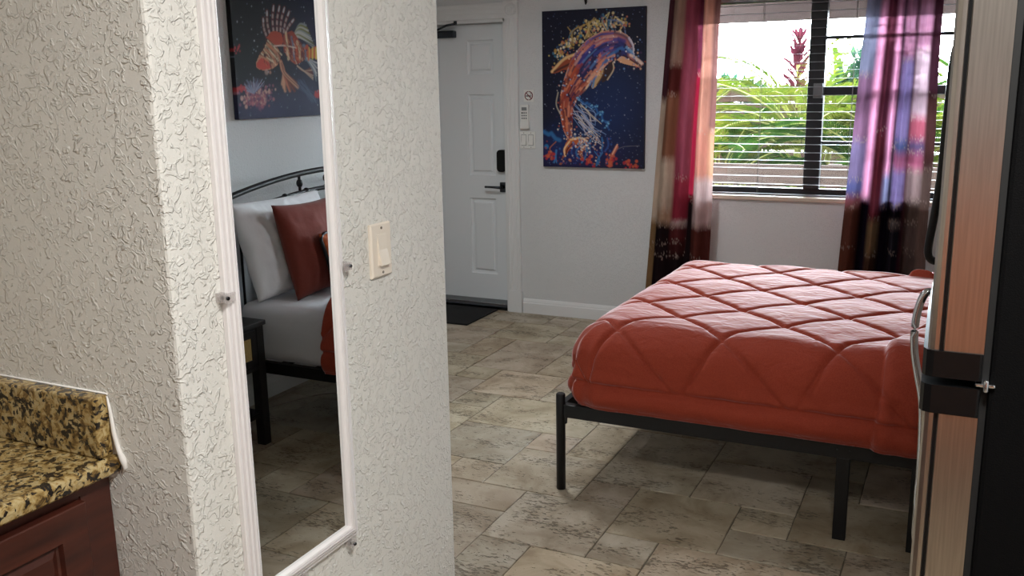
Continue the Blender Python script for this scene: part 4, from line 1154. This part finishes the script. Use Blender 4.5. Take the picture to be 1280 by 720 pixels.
MB().tube(spline(hp, 5), 0.0075, 12).build('handle', M['black_plastic'], fz)
hp = [(-0.026, 1.93, 1.185), (-0.044, 1.925, 1.19), (-0.055, 1.925, 1.165), (-0.0605, 1.925, 1.12), (-0.058, 1.925, 1.07), (-0.048, 1.925, 1.02), (-0.036, 1.925, 0.96), (-0.031, 1.925, 0.85), (-0.030, 1.925, 0.70), (-0.026, 1.93, 0.66)]
MB().tube(spline(hp, 5), 0.0075, 12).build('handle', M['chrome'], fd)
MB().box(0.036, 0.060, FY0-0.002, FY0+0.03, 1.201, 1.206).tube([(0.049, FY0-0.002, 1.195), (0.049, FY0-0.002, 1.212)], 0.0035, 12).build('hinge', M['chrome'], fr, 0.002)
MB().box(0.0, 0.05, FY0+0.02, FY1-0.02, 0.02, 0.115).build('kick_grille', M['black_plastic'], fr, 0.003)

# ------------------------------------------------------------------ bed
BX0, BX1, BY0, BY1 = -1.362, 0.80, 3.235, 4.765
bd = empty('bed_frame', (-0.3, 4.0, 0)); tag(bd, 'black metal bed frame with arched headboard under the rust comforter', 'bed')
RZ0, RZ1 = 0.307, 0.360
MB().box(BX0+0.015, BX1-0.01, BY0-0.020, BY0+0.012, RZ0, RZ1).build('side_rail', M['black_metal'], bd, 0.002)
MB().box(BX0+0.015, BX1-0.01, BY1-0.012, BY1+0.020, RZ0, RZ1).build('side_rail', M['black_metal'], bd, 0.002)
MB().box(BX0-0.014, BX0+0.014, BY0, BY1, RZ0, RZ1).build('foot_rail', M['black_metal'], bd, 0.002)
MB().box(BX1-0.015, BX1+0.015, BY0, BY1, RZ0, RZ1).build('head_rail', M['black_metal'], bd, 0.002)
MB().box(BX0+0.015, BX1-0.015, 3.985, 4.015, RZ0, RZ1-0.018).build('centre_beam', M['black_metal'], bd)
mb = MB()
for k in range(11):
    x = -1.2 + k*0.195; mb.box(x-0.02, x+0.02, BY0+0.0125, BY1-0.0125, RZ1-0.017, RZ1-0.004)
mb.build('slats', M['black_metal'], bd)
for y in (BY0-0.012, BY1+0.012):
    lg = MB().tube([(BX0, y, 0.0005), (BX0, y, 0.398), (BX0, y, 0.403)], [0.0185, 0.0185, 0.016], 20).build('leg', M['black_metal'], bd)
    # small gusset joining post and rail
    MB().prism([(BX0+0.01, RZ0-0.03), (BX0+0.026, RZ0-0.026), (BX0+0.028, RZ0+0.002), (BX0+0.01, RZ0+0.002)], 'y', y-0.004, y+0.004).build('bracket', M['black_metal'], lg)
for x, w in ((-0.296, 0.022), (-0.054, 0.022)):
    lg = MB().box(x-w, x+w, BY0-0.019, BY0+0.011, 0.0005, RZ0+0.001).build('leg', M['black_metal'], bd, 0.002)
    if x < -0.2:
        for dx in (-0.012, 0.030): MB().tube([(x+dx-0.01, BY0-0.0195, RZ0+0.034), (x+dx-0.01, BY0-0.0235, RZ0+0.034)], 0.004, 8).build('bolt', M['dark_chrome'], lg)
MB().box(-0.318, -0.274, BY1-0.011, BY1+0.019, 0.0005, RZ0+0.001).build('leg', M['black_metal'], bd, 0.002)
MB().box(-0.318, -0.274, 3.985, 4.015, 0.0005, RZ0+0.001).build('leg', M['black_metal'], bd, 0.002)
# headboard
HX = 0.822
hb = MB()
yc = (BY0+BY1)/2; half = (BY1-BY0)/2
def arc_z(y, zend, zmid): return zmid - (zmid-zend)*((y-yc)/half)**2
hb.tube([(HX, BY0, 0.0005), (HX, BY0, 1.06), (HX, BY0+0.01, 1.105)], 0.016, 14)
hb.tube([(HX, BY1, 0.0005), (HX, BY1, 1.06), (HX, BY1-0.01, 1.105)], 0.016, 14)
ys = [BY0 + (BY1-BY0)*k/30 for k in range(31)]
hb.tube([(HX, y, arc_z(y, 1.105, 1.180)) for y in ys], 0.0145, 12)
hb.tube([(HX, y, arc_z(y, 1.005, 1.085)) for y in ys], 0.0115, 12)
hb.tube([(HX, y, 0.52) for y in (BY0, BY1)], 0.011, 12)
nsp = 9
for k in range(nsp):
    y = BY0 + 0.085 + (BY1-BY0-0.17)*k/(nsp-1)
    hb.tube([(HX, y, 0.52), (HX, y, arc_z(y, 1.005, 1.085))], 0.0065, 10)
    hb.sphere((HX, y, arc_z(y, 1.005, 1.085)), 0.018)
for y in (yc-0.22, yc, yc+0.22):
    za, zb = arc_z(y, 1.005, 1.085), arc_z(y, 1.105, 1.180)
    hb.tube([(HX, y, za), (HX, y, zb)], 0.0075, 10); hb.sphere((HX, y, (za+zb)/2), 0.017, sz=1.3)
hb.build('headboard', M['black_metal'], bd)

# mattress
def rounded_block(x0, x1, y0, y1, z0, z1, r, nx=60, ny=44, nz=10, jitter=0.0, seed=0):
    """subdivided box pushed to a rounded box"""
    bm = bmesh.new()
    bmesh.ops.create_cube(bm, size=2.0)
    bmesh.ops.subdivide_edges(bm, edges=bm.edges, cuts=22, use_grid_fill=True)
    cx, cy, cz = (x0+x1)/2, (y0+y1)/2, (z0+z1)/2; hx, hy, hz = (x1-x0)/2, (y1-y0)/2, (z1-z0)/2
    for v in bm.verts:
        # concentrate vertices near edges
        def f(a): return math.copysign(1-(1-abs(a))**1.6, a)
        p = Vector((f(v.co.x)*hx, f(v.co.y)*hy, f(v.co.z)*hz))
        q = Vector((max(-hx+r, min(hx-r, p.x)), max(-hy+r, min(hy-r, p.y)), max(-hz+r, min(hz-r, p.z))))
        d = p-q
        if d.length > 1e-9: p = q + d.normalized()*min(r, d.length if max(abs(d.x), abs(d.y), abs(d.z)) < r-1e-9 else r)
        p += Vector((cx, cy, cz))
        if jitter: p += Vector((0, -1, 0.6))*jitter*mnoise.noise(Vector((p.x*3, p.y*3, p.z*9+seed)))
        v.co = p
    return bm
def bm_obj(name, bm, mat, parent=None, smooth=True):
    me = bpy.data.meshes.new(name); bmesh.ops.recalc_face_normals(bm, faces=bm.faces); bm.to_mesh(me); bm.free()
    me.materials.append(mat)
    for p in me.polygons: p.use_smooth = smooth
    o = bpy.data.objects.new(name, me); C.objects.link(o)
    if parent: attach(o, parent)
    return o
mo = bm_obj('mattress', rounded_block(-1.27, 0.795, 3.235, 4.765, RZ1-0.007, 0.625, 0.05, jitter=0.005), M['sheet'])
tag(mo, 'mattress in a wrinkled white fitted sheet on the black bed frame', 'mattress')

# comforter
def build_comforter():
    ZTOP = 0.668; R = 0.145
    xi = -1.335 + R; yi = 3.200 + R; yi2 = 4.80 - R
    dmax = 0.385; seam = 0.285
    sx1 = 0.255
    P = 0.406
    def drop(d):
        arc = R*PI/2
        if d <= 0: return 0.0, 0.0
        if d < arc: return R*math.sin(d/R), R*(1-math.cos(d/R))
        return R + 0.012*math.sin(min(1, (d-arc)/(dmax-arc))*PI), R + (d-arc)
    ns = 330; nt = 300
    s0 = xi - dmax; t0 = yi - dmax; t1 = yi2 + dmax
    # non-uniform sampling is unnecessary: the cloth is uniform
    vs = []; fs = []
    pos = np.zeros((ns+1, nt+1, 3))
    for a in range(ns+1):
        s = s0 + (sx1 - s0)*a/ns
        for b in range(nt+1):
            t = t0 + (t1-t0)*b/nt
            ds = max(0.0, xi - s)
            dt = (yi - t) if t < yi else (yi2 - t if t > yi2 else 0.0)
            adt = abs(dt)
            d = max(ds, adt)
            bx, by = max(s, xi), min(max(t, yi), yi2)
            if d > 0:
                th = math.atan2(adt, ds); dx, dy = -math.cos(th), -math.sin(th)*(1 if dt > 0 else -1)
            else: dx = dy = 0.0
            h, z = drop(d)
            # quilting
            dq = min(d, seam)
            sq = s - 0.085*dq/seam if adt >= ds else s
            if adt > 0: tq = by - math.copysign(dq*0.80, dt) if dt else t
            else: tq = t
            if ds > adt: sq = bx - dq*0.80
            l1 = (sq + 1.168)/P + (tq - 3.712)/P; l2 = (sq + 1.168)/P - (tq - 3.712)/P
            def tri(l):
                f = abs(l/1.0 - round(l/1.0))*2   # 0 on the stitch, 1 mid
                return f
            q1, q2 = tri(l1/1.0), tri(l2/1.0)
            g1 = 0.68*(1-(1-min(1, q1*6.0))**2.2) + 0.32*math.sin(PI/2*q1); g2 = 0.68*(1-(1-min(1, q2*6.0))**2.2) + 0.32*math.sin(PI/2*q2)
            puff = (g1*g2)**0.75
            amp = 0.028 if d == 0 else 0.028*(1-0.22*min(1, d/0.16))
            # stitched gutter: narrow and deep
            off = amp*puff
            if d > seam:
                e = (d-seam)/(dmax-seam)
                off = 0.020*math.sin(PI*min(1, e*1.05))**0.7 * (1+0.35*mnoise.noise(Vector((s*7, t*7, 4.0)))) if e < 0.95 else 0.004
            elif d > seam-0.02:
                off *= (seam-d)/0.02
            off -= 0.007*math.exp(-((d-seam)/0.007)**2)
            # broad unevenness, small puckers running away from the stitches
            off += 0.007*mnoise.noise(Vector((s*2.1, t*2.1, 1.0)))
            off += 0.0035*mnoise.noise(Vector((s*9+t*5, t*13-s*5, 7.0)))*min(1, 1.6-puff)
            if d > 0.05: off += 0.006*mnoise.noise(Vector((s*13, t*13, z*2.0)))*min(1, d/0.25)
            # turned-back end
            sf = -0.185 + (0.30*max(0.0, t-yi) if d == 0 or ds > adt else -0.02*adt/dmax) + 0.012*mnoise.noise(Vector((s*3, t*8, 2.0)))
            k = max(0.0, min(1.0, (s-sf)/0.04)); k = math.sqrt(k*(2-k)) if k > 0 else 0
            off += 0.030*k
            if k > 0 and d > 0.2: off += 0.012*mnoise.noise(Vector((s*18, 2.0, z*1.5)))
            # normal of the smooth form
            if d <= 0: nx, ny, nz = 0, 0, 1
            else:
                ang = min(PI/2, d/R); nx, ny, nz = dx*math.sin(ang), dy*math.sin(ang), math.cos(ang)
            # corner gather at the foot
            x = bx + dx*h; y = by + dy*h; zz = ZTOP - z
            if ds > 0 and adt > 0:
                cr = math.sin(2*math.atan2(adt, ds))*min(1, d/0.22)
                off += 0.012*math.sin(9*math.atan2(adt, ds))*cr*cr - 0.010*cr*cr
            zz += nz*off; x += nx*off; y += ny*off
            zz = max(zz, RZ1 + 0.004 + (0.0 if d < dmax*0.98 else 0.0))
            if d < 0.02: zz += 0.0
            # gentle sag of the whole top
            if d == 0: zz += 0.004*math.sin(s*5)*math.cos(t*4)
            pos[a, b] = (x, y, zz)
    vs = pos.reshape(-1, 3).tolist()
    for a in range(ns):
        for b in range(nt):
            i = a*(nt+1)+b; fs.append((i, i+1, i+nt+2, i+nt+1))
    mb = MB(); mb.add(vs, fs, 0, True)
    o = mb.build('comforter', M['comforter'])
    so = o.modifiers.new('Solidify', 'SOLIDIFY'); so.thickness = 0.012; so.offset = -1
    return tag(o, 'rust red comforter quilted in diamonds, spread over the foot of the bed', 'comforter')
build_comforter()
# loose bit of cloth hanging under the rail near the foot corner
# pillows
def pillow_bm(w, h, t, seed, pinch=0.06, wr=0.006, n=36):
    """w along local x, h along local y, thickness along z"""
    bm = bmesh.new(); vt = {}
    for side in (1, -1):
        for i in range(n+1):
            for j in range(n+1):
                u = -1 + 2*i/n; v = -1 + 2*j/n
                if side == -1 and (i in (0, n) or j in (0, n)):
                    vt[(side, i, j)] = vt[(1, i, j)]; continue
                th = ((1-u**2)*(1-v**2))**0.42 * (1 - 0.12*(u*u+v*v))
                x = u*w/2*(1 - pinch*(1-v*v)**1.0*abs(u)**3); y = v*h/2*(1 - pinch*(1-u*u)*abs(v)**3)
                wrk = wr*mnoise.noise(Vector((u*3+seed, v*3, side*2.0))) + 0.5*wr*mnoise.noise(Vector((u*8+seed, v*5, side)))
                edge = min(1, 4*(1-max(abs(u), abs(v))))
                z = side*(t/2*th) + wrk*edge
                vt[(side, i, j)] = bm.verts.new((x, y, z))
    for side in (1, -1):
        for i in range(n):
            for j in range(n):
                q = [vt[(side, i, j)], vt[(side, i+1, j)], vt[(side, i+1, j+1)], vt[(side, i, j+1)]]
                if side == -1: q.reverse()
                try: bm.faces.new(q)
                except ValueError: pass
    return bm
def place_pillow(name, w, h, t, seed, loc, tilt, yaw, mat, label, roll=0.0, pinch=0.06, wr=0.006, cat='pillow', group=None):
    bm = pillow_bm(w, h, t, seed, pinch, wr)
    # local: x across (world Y), y up, z front (towards -X)
    base = Matrix(((0, 0, -1), (-1, 0, 0), (0, 1, 0))).to_4x4()
    rot = Matrix.Rotation(yaw, 4, 'Z') @ Matrix.Rotation(tilt, 4, 'Y') @ Matrix.Rotation(roll, 4, 'X')
    bm.transform(Matrix.Translation(loc) @ rot @ base)
    o = bm_obj(name, bm, mat)
    tag(o, label, cat, group)
    return o
ZM = 0.625
place_pillow('pillow', 0.66, 0.47, 0.17, 1.0, (0.735, 3.565, ZM+0.235), math.radians(17), 0.0, M['pillow_white'], 'white pillow leaning on the headboard beside the nightstand, seen in the mirror', pinch=0.05, wr=0.022)
place_pillow('pillow', 0.66, 0.47, 0.17, 9.0, (0.735, 4.30, ZM+0.240), math.radians(17), 0.0, M['pillow_white'], 'white pillow leaning on the headboard mostly hidden behind the rust cushion, in the mirror', pinch=0.05, wr=0.022)
place_pillow('cushion', 0.50, 0.46, 0.16, 4.0, (0.600, 3.61, ZM+0.224), math.radians(15), 0.0, M['pillow_red'], 'square rust red cushion in front of the white pillows, seen in the mirror', pinch=0.08, wr=0.006, cat='cushion')
po = place_pillow('cushion', 0.40, 0.28, 0.10, 6.0, (0.470, 3.70, ZM+0.165), math.radians(15), 0.0, M['pillow_orange'], 'small orange cushion with black edging in front of the rust cushion, at the mirror edge', pinch=0.08, cat='cushion')
# black piping round the small cushion
mb = MB()
base = Matrix(((0, 0, -1), (-1, 0, 0), (0, 1, 0))).to_4x4()
X = Matrix.Translation((0.470, 3.70, ZM+0.165)) @ Matrix.Rotation(math.radians(15), 4, 'Y') @ base
pts = []
for k in range(41):
    a = 2*PI*k/40; cu = max(-1, min(1, 1.3*math.cos(a))); sv = max(-1, min(1, 1.3*math.sin(a)))
    pts.append(X @ Vector((cu*0.2*(1-0.08*(1-sv*sv)), sv*0.14*(1-0.08*(1-cu*cu)), 0)))
mb.tube(pts, 0.009, 8, cap=False)
o = mb.build('piping', M['black_metal'], po); o['label'] = 'black edging'

# nightstand
nsX0, nsX1, nsY0, nsY1, nsH = 0.575, 0.985, 2.715, 3.150, 0.585
nsd = empty('nightstand', ((nsX0+nsX1)/2, (nsY0+nsY1)/2, 0)); tag(nsd, 'black wooden nightstand with a rattan drawer front beside the bed head, seen in the mirror', 'nightstand')
MB().box(nsX0-0.012, nsX1, nsY0-0.012, nsY1+0.006, nsH-0.022, nsH).build('top', M['black_wood'], nsd, 0.003)
lw = 0.045
for x in (nsX0, nsX1-lw-0.002):
    for y in (nsY0, nsY1-lw):
        MB().box(x, x+lw, y, y+lw, 0.0005, nsH-0.0225).build('leg', M['black_wood'], nsd, 0.002)
mb = MB()
mb.box(nsX0+lw, nsX1-0.005, nsY0+0.006, nsY0+0.020, 0.37, nsH-0.0225); mb.box(nsX0+lw, nsX1-0.005, nsY1-0.020, nsY1-0.006, 0.37, nsH-0.0225); mb.box(nsX0+0.01, nsX1-0.005, nsY0+0.02, nsY1-0.02, 0.365, 0.38); mb.box(nsX1-0.02, nsX1-0.006, nsY0+0.02, nsY1-0.02, 0.38, nsH-0.0225)
mb.box(nsX0+0.002, nsX0+0.018, nsY0+lw, nsY1-lw, 0.362, 0.382); mb.box(nsX0+0.002, nsX0+0.018, nsY0+lw, nsY1-lw, nsH-0.035, nsH-0.0225)
mb.build('body', M['black_wood'], nsd)
dw = MB()
y0, y1, z0, z1 = nsY0+lw+0.004, nsY1-lw-0.004, 0.386, nsH-0.038
fr_ = 0.030
for (a, b, c, d) in ((y0, y1, z0, z0+fr_), (y0, y1, z1-fr_, z1), (y0, y0+fr_, z0+fr_, z1-fr_), (y1-fr_, y1, z0+fr_, z1-fr_)):
    dw.box(nsX0+0.001, nsX0+0.018, a, b, c, d)
dwo = dw.build('drawer', M['black_wood'], nsd)
MB().box(nsX0+0.006, nsX0+0.014, y0+fr_-0.001, y1-fr_+0.001, z0+fr_-0.001, z1-fr_+0.001).build('cane_panel', M['rattan'], dwo)['label'] = 'tan woven rattan panel'
MB().sphere((nsX0-0.012, (y0+y1)/2, (z0+z1)/2), 0.011).tube([(nsX0+0.006, (y0+y1)/2, (z0+z1)/2), (nsX0-0.010, (y0+y1)/2, (z0+z1)/2)], 0.005, 8).build('knob', M['black_metal'], dwo)
MB().box(nsX0+0.012, nsX1-0.012, nsY0+0.012, nsY1-0.012, 0.135, 0.155).build('shelf', M['black_wood'], nsd, 0.002)

# cord on the floor under the bed head
cd = MB().tube(spline([(0.96, 3.30, 0.02), (0.93, 3.42, 0.005), (0.86, 3.60, 0.005), (0.78, 3.78, 0.005), (0.66, 3.86, 0.006), (0.5, 3.98, 0.005), (0.3, 4.2, 0.005)], 6), 0.0035, 8).build('power_cord', M['cord'])
tag(cd, 'thin pale cord lying on the floor under the bed, seen in the mirror', 'cord')

# ------------------------------------------------------------------ outside
gr = MB().box(-9, 8, YB+0.2, 16, -0.2, -0.02).build('ground', M['gravel']); struct(gr, 'pale gravel yard outside the window')
ev = MB()
ev.prism([(YB+0.19, 2.52), (6.6, 2.24), (6.6, 2.28), (YB+0.19, 2.56)], 'x', -5, 3)
ev.box(-5, 3, 6.58, 6.63, 1.985, 2.24)
o = ev.build('trim_2', M['eave']); struct(o, 'brownish roof eave outside above the window')
MB().box(-0.56, -0.30, 6.36, 6.54, 1.985, 2.05).tube([(-0.43, 6.45, 2.04), (-0.43, 6.45, 2.27)], 0.015, 8).build('bracket', M['grey_plastic'], o, 0.004)

rl = empty('planter_wall', (-1, 7.6, 0)); tag(rl, 'low brown timber planter wall just outside the window', 'planter')
for k, z in enumerate((0.06, 0.30, 0.54, 0.78)):
    MB().box(-5, 3, 7.56, 7.60, z, z+0.165).build('board', M['fence_wood'], rl, 0.004)
for x in (-4.2, -2.55, -0.9, 0.75, 2.4): MB().box(x-0.05, x+0.05, 7.601, 7.69, -0.02, 0.95).build('post', M['fence_wood'], rl, 0.004)
fe = empty('garden_fence', (-1, 11.5, 0)); tag(fe, 'brown horizontal board fence behind the palms outside the window', 'fence')
for k in range(8): MB().box(-8, 6, 11.5, 11.53, 0.02+k*0.19, 0.02+k*0.19+0.175).build('board', M['fence_wood'], fe, 0.004)
for x in (-7, -5, -3, -1, 1, 3, 5): MB().box(x-0.05, x+0.05, 11.531, 11.62, -0.02, 1.58).build('post', M['fence_wood'], fe, 0.004)

def frond(mb, base, az, L_, up, droop, r, nl=44, ll=0.42, lw=0.015, mi=0):
    """a feather frond: arching rib with two rows of narrow leaflets"""
    pts = []
    for k in range(13):
        t = k/12
        ang = up - droop*t
        if k == 0: p = Vector(base)
        else: p = pts[-1] + Vector((math.cos(az)*math.cos(ang), math.sin(az)*math.cos(ang), math.sin(ang)))*(L_/12)
        pts.append(p)
    mb.tube(pts, [0.010*(1-k/13)+0.002 for k in range(13)], 5, 1)
    side = Vector((-math.sin(az), math.cos(az), 0))
    for q in range(nl):
        t = 0.22 + 0.78*q/nl; f = t*12; i = min(11, int(f)); p = pts[i].lerp(pts[i+1], f-i)
        d = (pts[i+1]-pts[i]).normalized()
        l = ll*(math.sin(PI*min(1, 0.25+0.75*t))**0.6)*r.uniform(.85, 1.1)
        for s in (1, -1):
            dirv = (d*0.75 + side*s*0.75 + Vector((0, 0, 0.25))).normalized()
            tip = p + dirv*l + Vector((0, 0, -0.25*l)); mid = p + dirv*l*0.5
            wv = dirv.cross(Vector((0, 0, 1))).normalized()*lw*0.5 + Vector((0, 0, lw*0.3))
            mb.add([p, mid+wv, tip, mid-wv], [(0, 1, 2, 3)], mi)
def palm(x, y, h, nf, seed, label, mat, L_=1.25):
    r = random.Random(seed)
    root = empty('palm', (x, y, 0)); tag(root, label, 'palm')
    mb = MB()
    for k in range(5):
        a = r.uniform(0, 2*PI); mb.tube([(x+0.10*math.cos(a), y+0.10*math.sin(a), -0.02), (x+0.14*math.cos(a), y+0.14*math.sin(a), h*0.55), (x+0.2*math.cos(a), y+0.2*math.sin(a), h)], [0.035, 0.028, 0.02], 8)
    mb.build('stems', M['stem'], root)
    for k in range(nf):
        a = 2*PI*k/nf + r.uniform(-.3, .3); up = r.uniform(0.9, 1.52)
        mb = MB(); frond(mb, (x+0.12*math.cos(a), y+0.12*math.sin(a), h*r.uniform(.65, 1.05)), a, L_*r.uniform(.8, 1.15), up, r.uniform(0.9, 1.9), r)
        mb.build('frond', [mat if r.random() < .65 else M['palm_yellow'], M['stem']], root)
palm(-2.15, 9.0, 0.55, 20, 1, 'green feather palm left of the window mullion, low and nearest the window', M['palm'], 1.15)
palm(-1.35, 9.4, 1.0, 24, 2, 'yellow green upright feather palm in the middle of the left window pane', M['palm_yellow'], 1.35)
palm(-0.65, 9.0, 0.75, 24, 3, 'green feather palm outside the right window pane', M['palm'], 1.25)
palm(-2.9, 9.9, 0.7, 16, 4, 'feather palm at the left end of the window, half behind the left curtain', M['palm'])
palm(0.45, 9.5, 0.9, 18, 5, 'feather palm behind the right hand curtain', M['palm'])
# crimson spiky plant
rr = random.Random(8)
cordy = empty('red_cordyline', (-1.62, 10.2, 0)); tag(cordy, 'tall crimson spiky leaved plant behind the palms, left of the mullion', 'plant')
cx_, cy_ = -1.62, 10.2
MB().tube([(cx_, cy_, -0.02), (cx_+0.03, cy_, 1.0), (cx_, cy_, 1.75)], [0.035, 0.03, 0.02], 8).build('stem', M['stem'], cordy)
mb = MB()
for k in range(90):
    z = 1.25 + 0.75*(k/90); a = k*2.4; l = rr.uniform(.28, .48)*(1.05-0.5*(k/90)); up = rr.uniform(.1, .9) + 0.6*(k/90)
    d = Vector((math.cos(a)*math.cos(up), math.sin(a)*math.cos(up), math.sin(up))); s = Vector((-math.sin(a), math.cos(a), 0))*0.026
    b = Vector((cx_, cy_, z)); m_ = b + d*l*0.5; t_ = b + d*l + Vector((0, 0, -0.12*l))
    mb.add([b, m_+s, t_, m_-s], [(0, 1, 2, 3)])
mb.build('leaves', M['red_leaf'], cordy)
def shrub(x, y, h, w, seed, label):
    r = random.Random(seed); root = empty('garden_tree', (x, y, 0)); tag(root, label, 'tree')
    MB().tube([(x, y, -0.02), (x+0.05, y, h*0.6), (x, y, h*0.9)], [0.05, 0.04, 0.02], 8).build('trunk', M['stem'], root)
    mb = MB()
    for k in range(1500):
        a = r.uniform(0, 2*PI); ph = math.acos(r.uniform(-1, 1)); q = r.uniform(.5, 1)
        c = Vector((x+w*q*math.sin(ph)*math.cos(a), y+w*q*math.sin(ph)*math.sin(a), h*0.72+h*0.36*q*math.cos(ph)))
        d = Vector((r.uniform(-1, 1), r.uniform(-1, 1), r.uniform(-.6, 1))).normalized()*0.13; s = d.cross(Vector((0, 0, 1))).normalized()*0.04
        mb.add([c-d, c+s, c+d, c-s], [(0, 1, 2, 3)])
    mb.build('crown', M['shrub'], root)
shrub(-1.05, 12.7, 1.85, 0.75, 21, 'blue green leafy tree beyond the fence in the right window pane')
shrub(-2.9, 12.9, 1.55, 0.8, 22, 'leafy tree beyond the fence near the left curtain')
shrub(0.9, 12.4, 2.1, 0.9, 23, 'leafy tree beyond the fence outside behind the right curtain')

# ------------------------------------------------------------------ light
w = bpy.data.worlds.new('sky'); SC.world = w; w.use_nodes = True
bg = w.node_tree.nodes['Background']; bg.inputs[0].default_value = (0.86, 0.93, 1.0, 1)
# sky band facing the window shaped brighter to light the room, dim elsewhere
nt = w.node_tree; tcw = nt.nodes.new('ShaderNodeTexCoord'); dt = nt.nodes.new('ShaderNodeVectorMath'); dt.operation = 'DOT_PRODUCT'
dt.inputs[1].default_value = Vector((-0.1, 0.95, 0.26)).normalized(); nt.links.new(tcw.outputs['Generated'], dt.inputs[0])
mr_ = nt.nodes.new('ShaderNodeMapRange'); mr_.interpolation_type = 'SMOOTHSTEP'
for k_, v_ in zip((1, 2, 3, 4), (0.55, 0.97, 4.0, 64.0)): mr_.inputs[k_].default_value = v_
nt.links.new(dt.outputs['Value'], mr_.inputs[0]); nt.links.new(mr_.outputs[0], bg.inputs[1])
sun = bpy.data.lights.new('sun', 'SUN'); sun.energy = 4.0; sun.angle = 0.02; sun.color = (1.0, 0.95, 0.85)
so = bpy.data.objects.new('sun', sun); C.objects.link(so); so.rotation_euler = (math.radians(38), math.radians(18), 0)
# window portal
pt = bpy.data.lights.new('window_portal', 'AREA'); pt.shape = 'RECTANGLE'; pt.size = WX1-WX0; pt.size_y = WZ1-WZ0
pt.cycles.is_portal = True
po_ = bpy.data.objects.new('window_portal', pt); C.objects.link(po_); po_.location = ((WX0+WX1)/2, YB+0.17, (WZ0+WZ1)/2); po_.rotation_euler = (-PI/2, 0, 0)

def ceiling_light(x, y, watts, col, label):
    root = empty('ceiling_light', (x, y, ZC)); tag(root, label, 'ceiling light')
    n = 40; 
    mb = MB(); prof = [(0.19, 0.0), (0.19, -0.02), (0.182, -0.026)]
    vs = []; fs = []
    for rr_, dz in prof: vs += [(x+rr_*math.cos(2*PI*k/n), y+rr_*math.sin(2*PI*k/n), ZC-0.0005+dz) for k in range(n)]
    for j in range(2): fs += [(j*n+k, j*n+(k+1) % n, (j+1)*n+(k+1) % n, (j+1)*n+k) for k in range(n)]
    fs.append(tuple(range(n))); mb.add(vs, fs, 0, True); mb.build('rim', M['white_plastic'], root)
    mb = MB(); vs = []; fs = []
    prof = [(0.18, -0.022), (0.165, -0.040), (0.12, -0.056), (0.06, -0.064), (0.004, -0.066)]
    for rr_, dz in prof: vs += [(x+rr_*math.cos(2*PI*k/n), y+rr_*math.sin(2*PI*k/n), ZC+dz) for k in range(n)]
    for j in range(4): fs += [(j*n+k, j*n+(k+1) % n, (j+1)*n+(k+1) % n, (j+1)*n+k) for k in range(n)]
    mb.add(vs, fs, 0, True)
    mb.build('diffuser', emit('lamp_glow', col, 4.0), root)
    L_ = bpy.data.lights.new('lamp', 'AREA'); L_.shape = 'DISK'; L_.size = 0.34; L_.energy = watts; L_.color = col
    lo = bpy.data.objects.new('lamp', L_); C.objects.link(lo); lo.location = (x, y, ZC-0.075)
ceiling_light(0.05, 0.54, 25.5, (1.0, 0.985, 0.945), 'round white ceiling light over the kitchen')
ceiling_light(-2.0, 4.0, 14, (0.95, 0.98, 1.0), 'added unseen fill light, round and white, over the bedroom floor')  # added fill lamp, unseen, lifts the brightness of the bedroom

SC.cycles.use_denoising = True
SC.cycles.max_bounces = 10; SC.cycles.diffuse_bounces = 5; SC.cycles.glossy_bounces = 5; SC.cycles.transparent_max_bounces = 16
SC.cycles.sample_clamp_indirect = 6.0
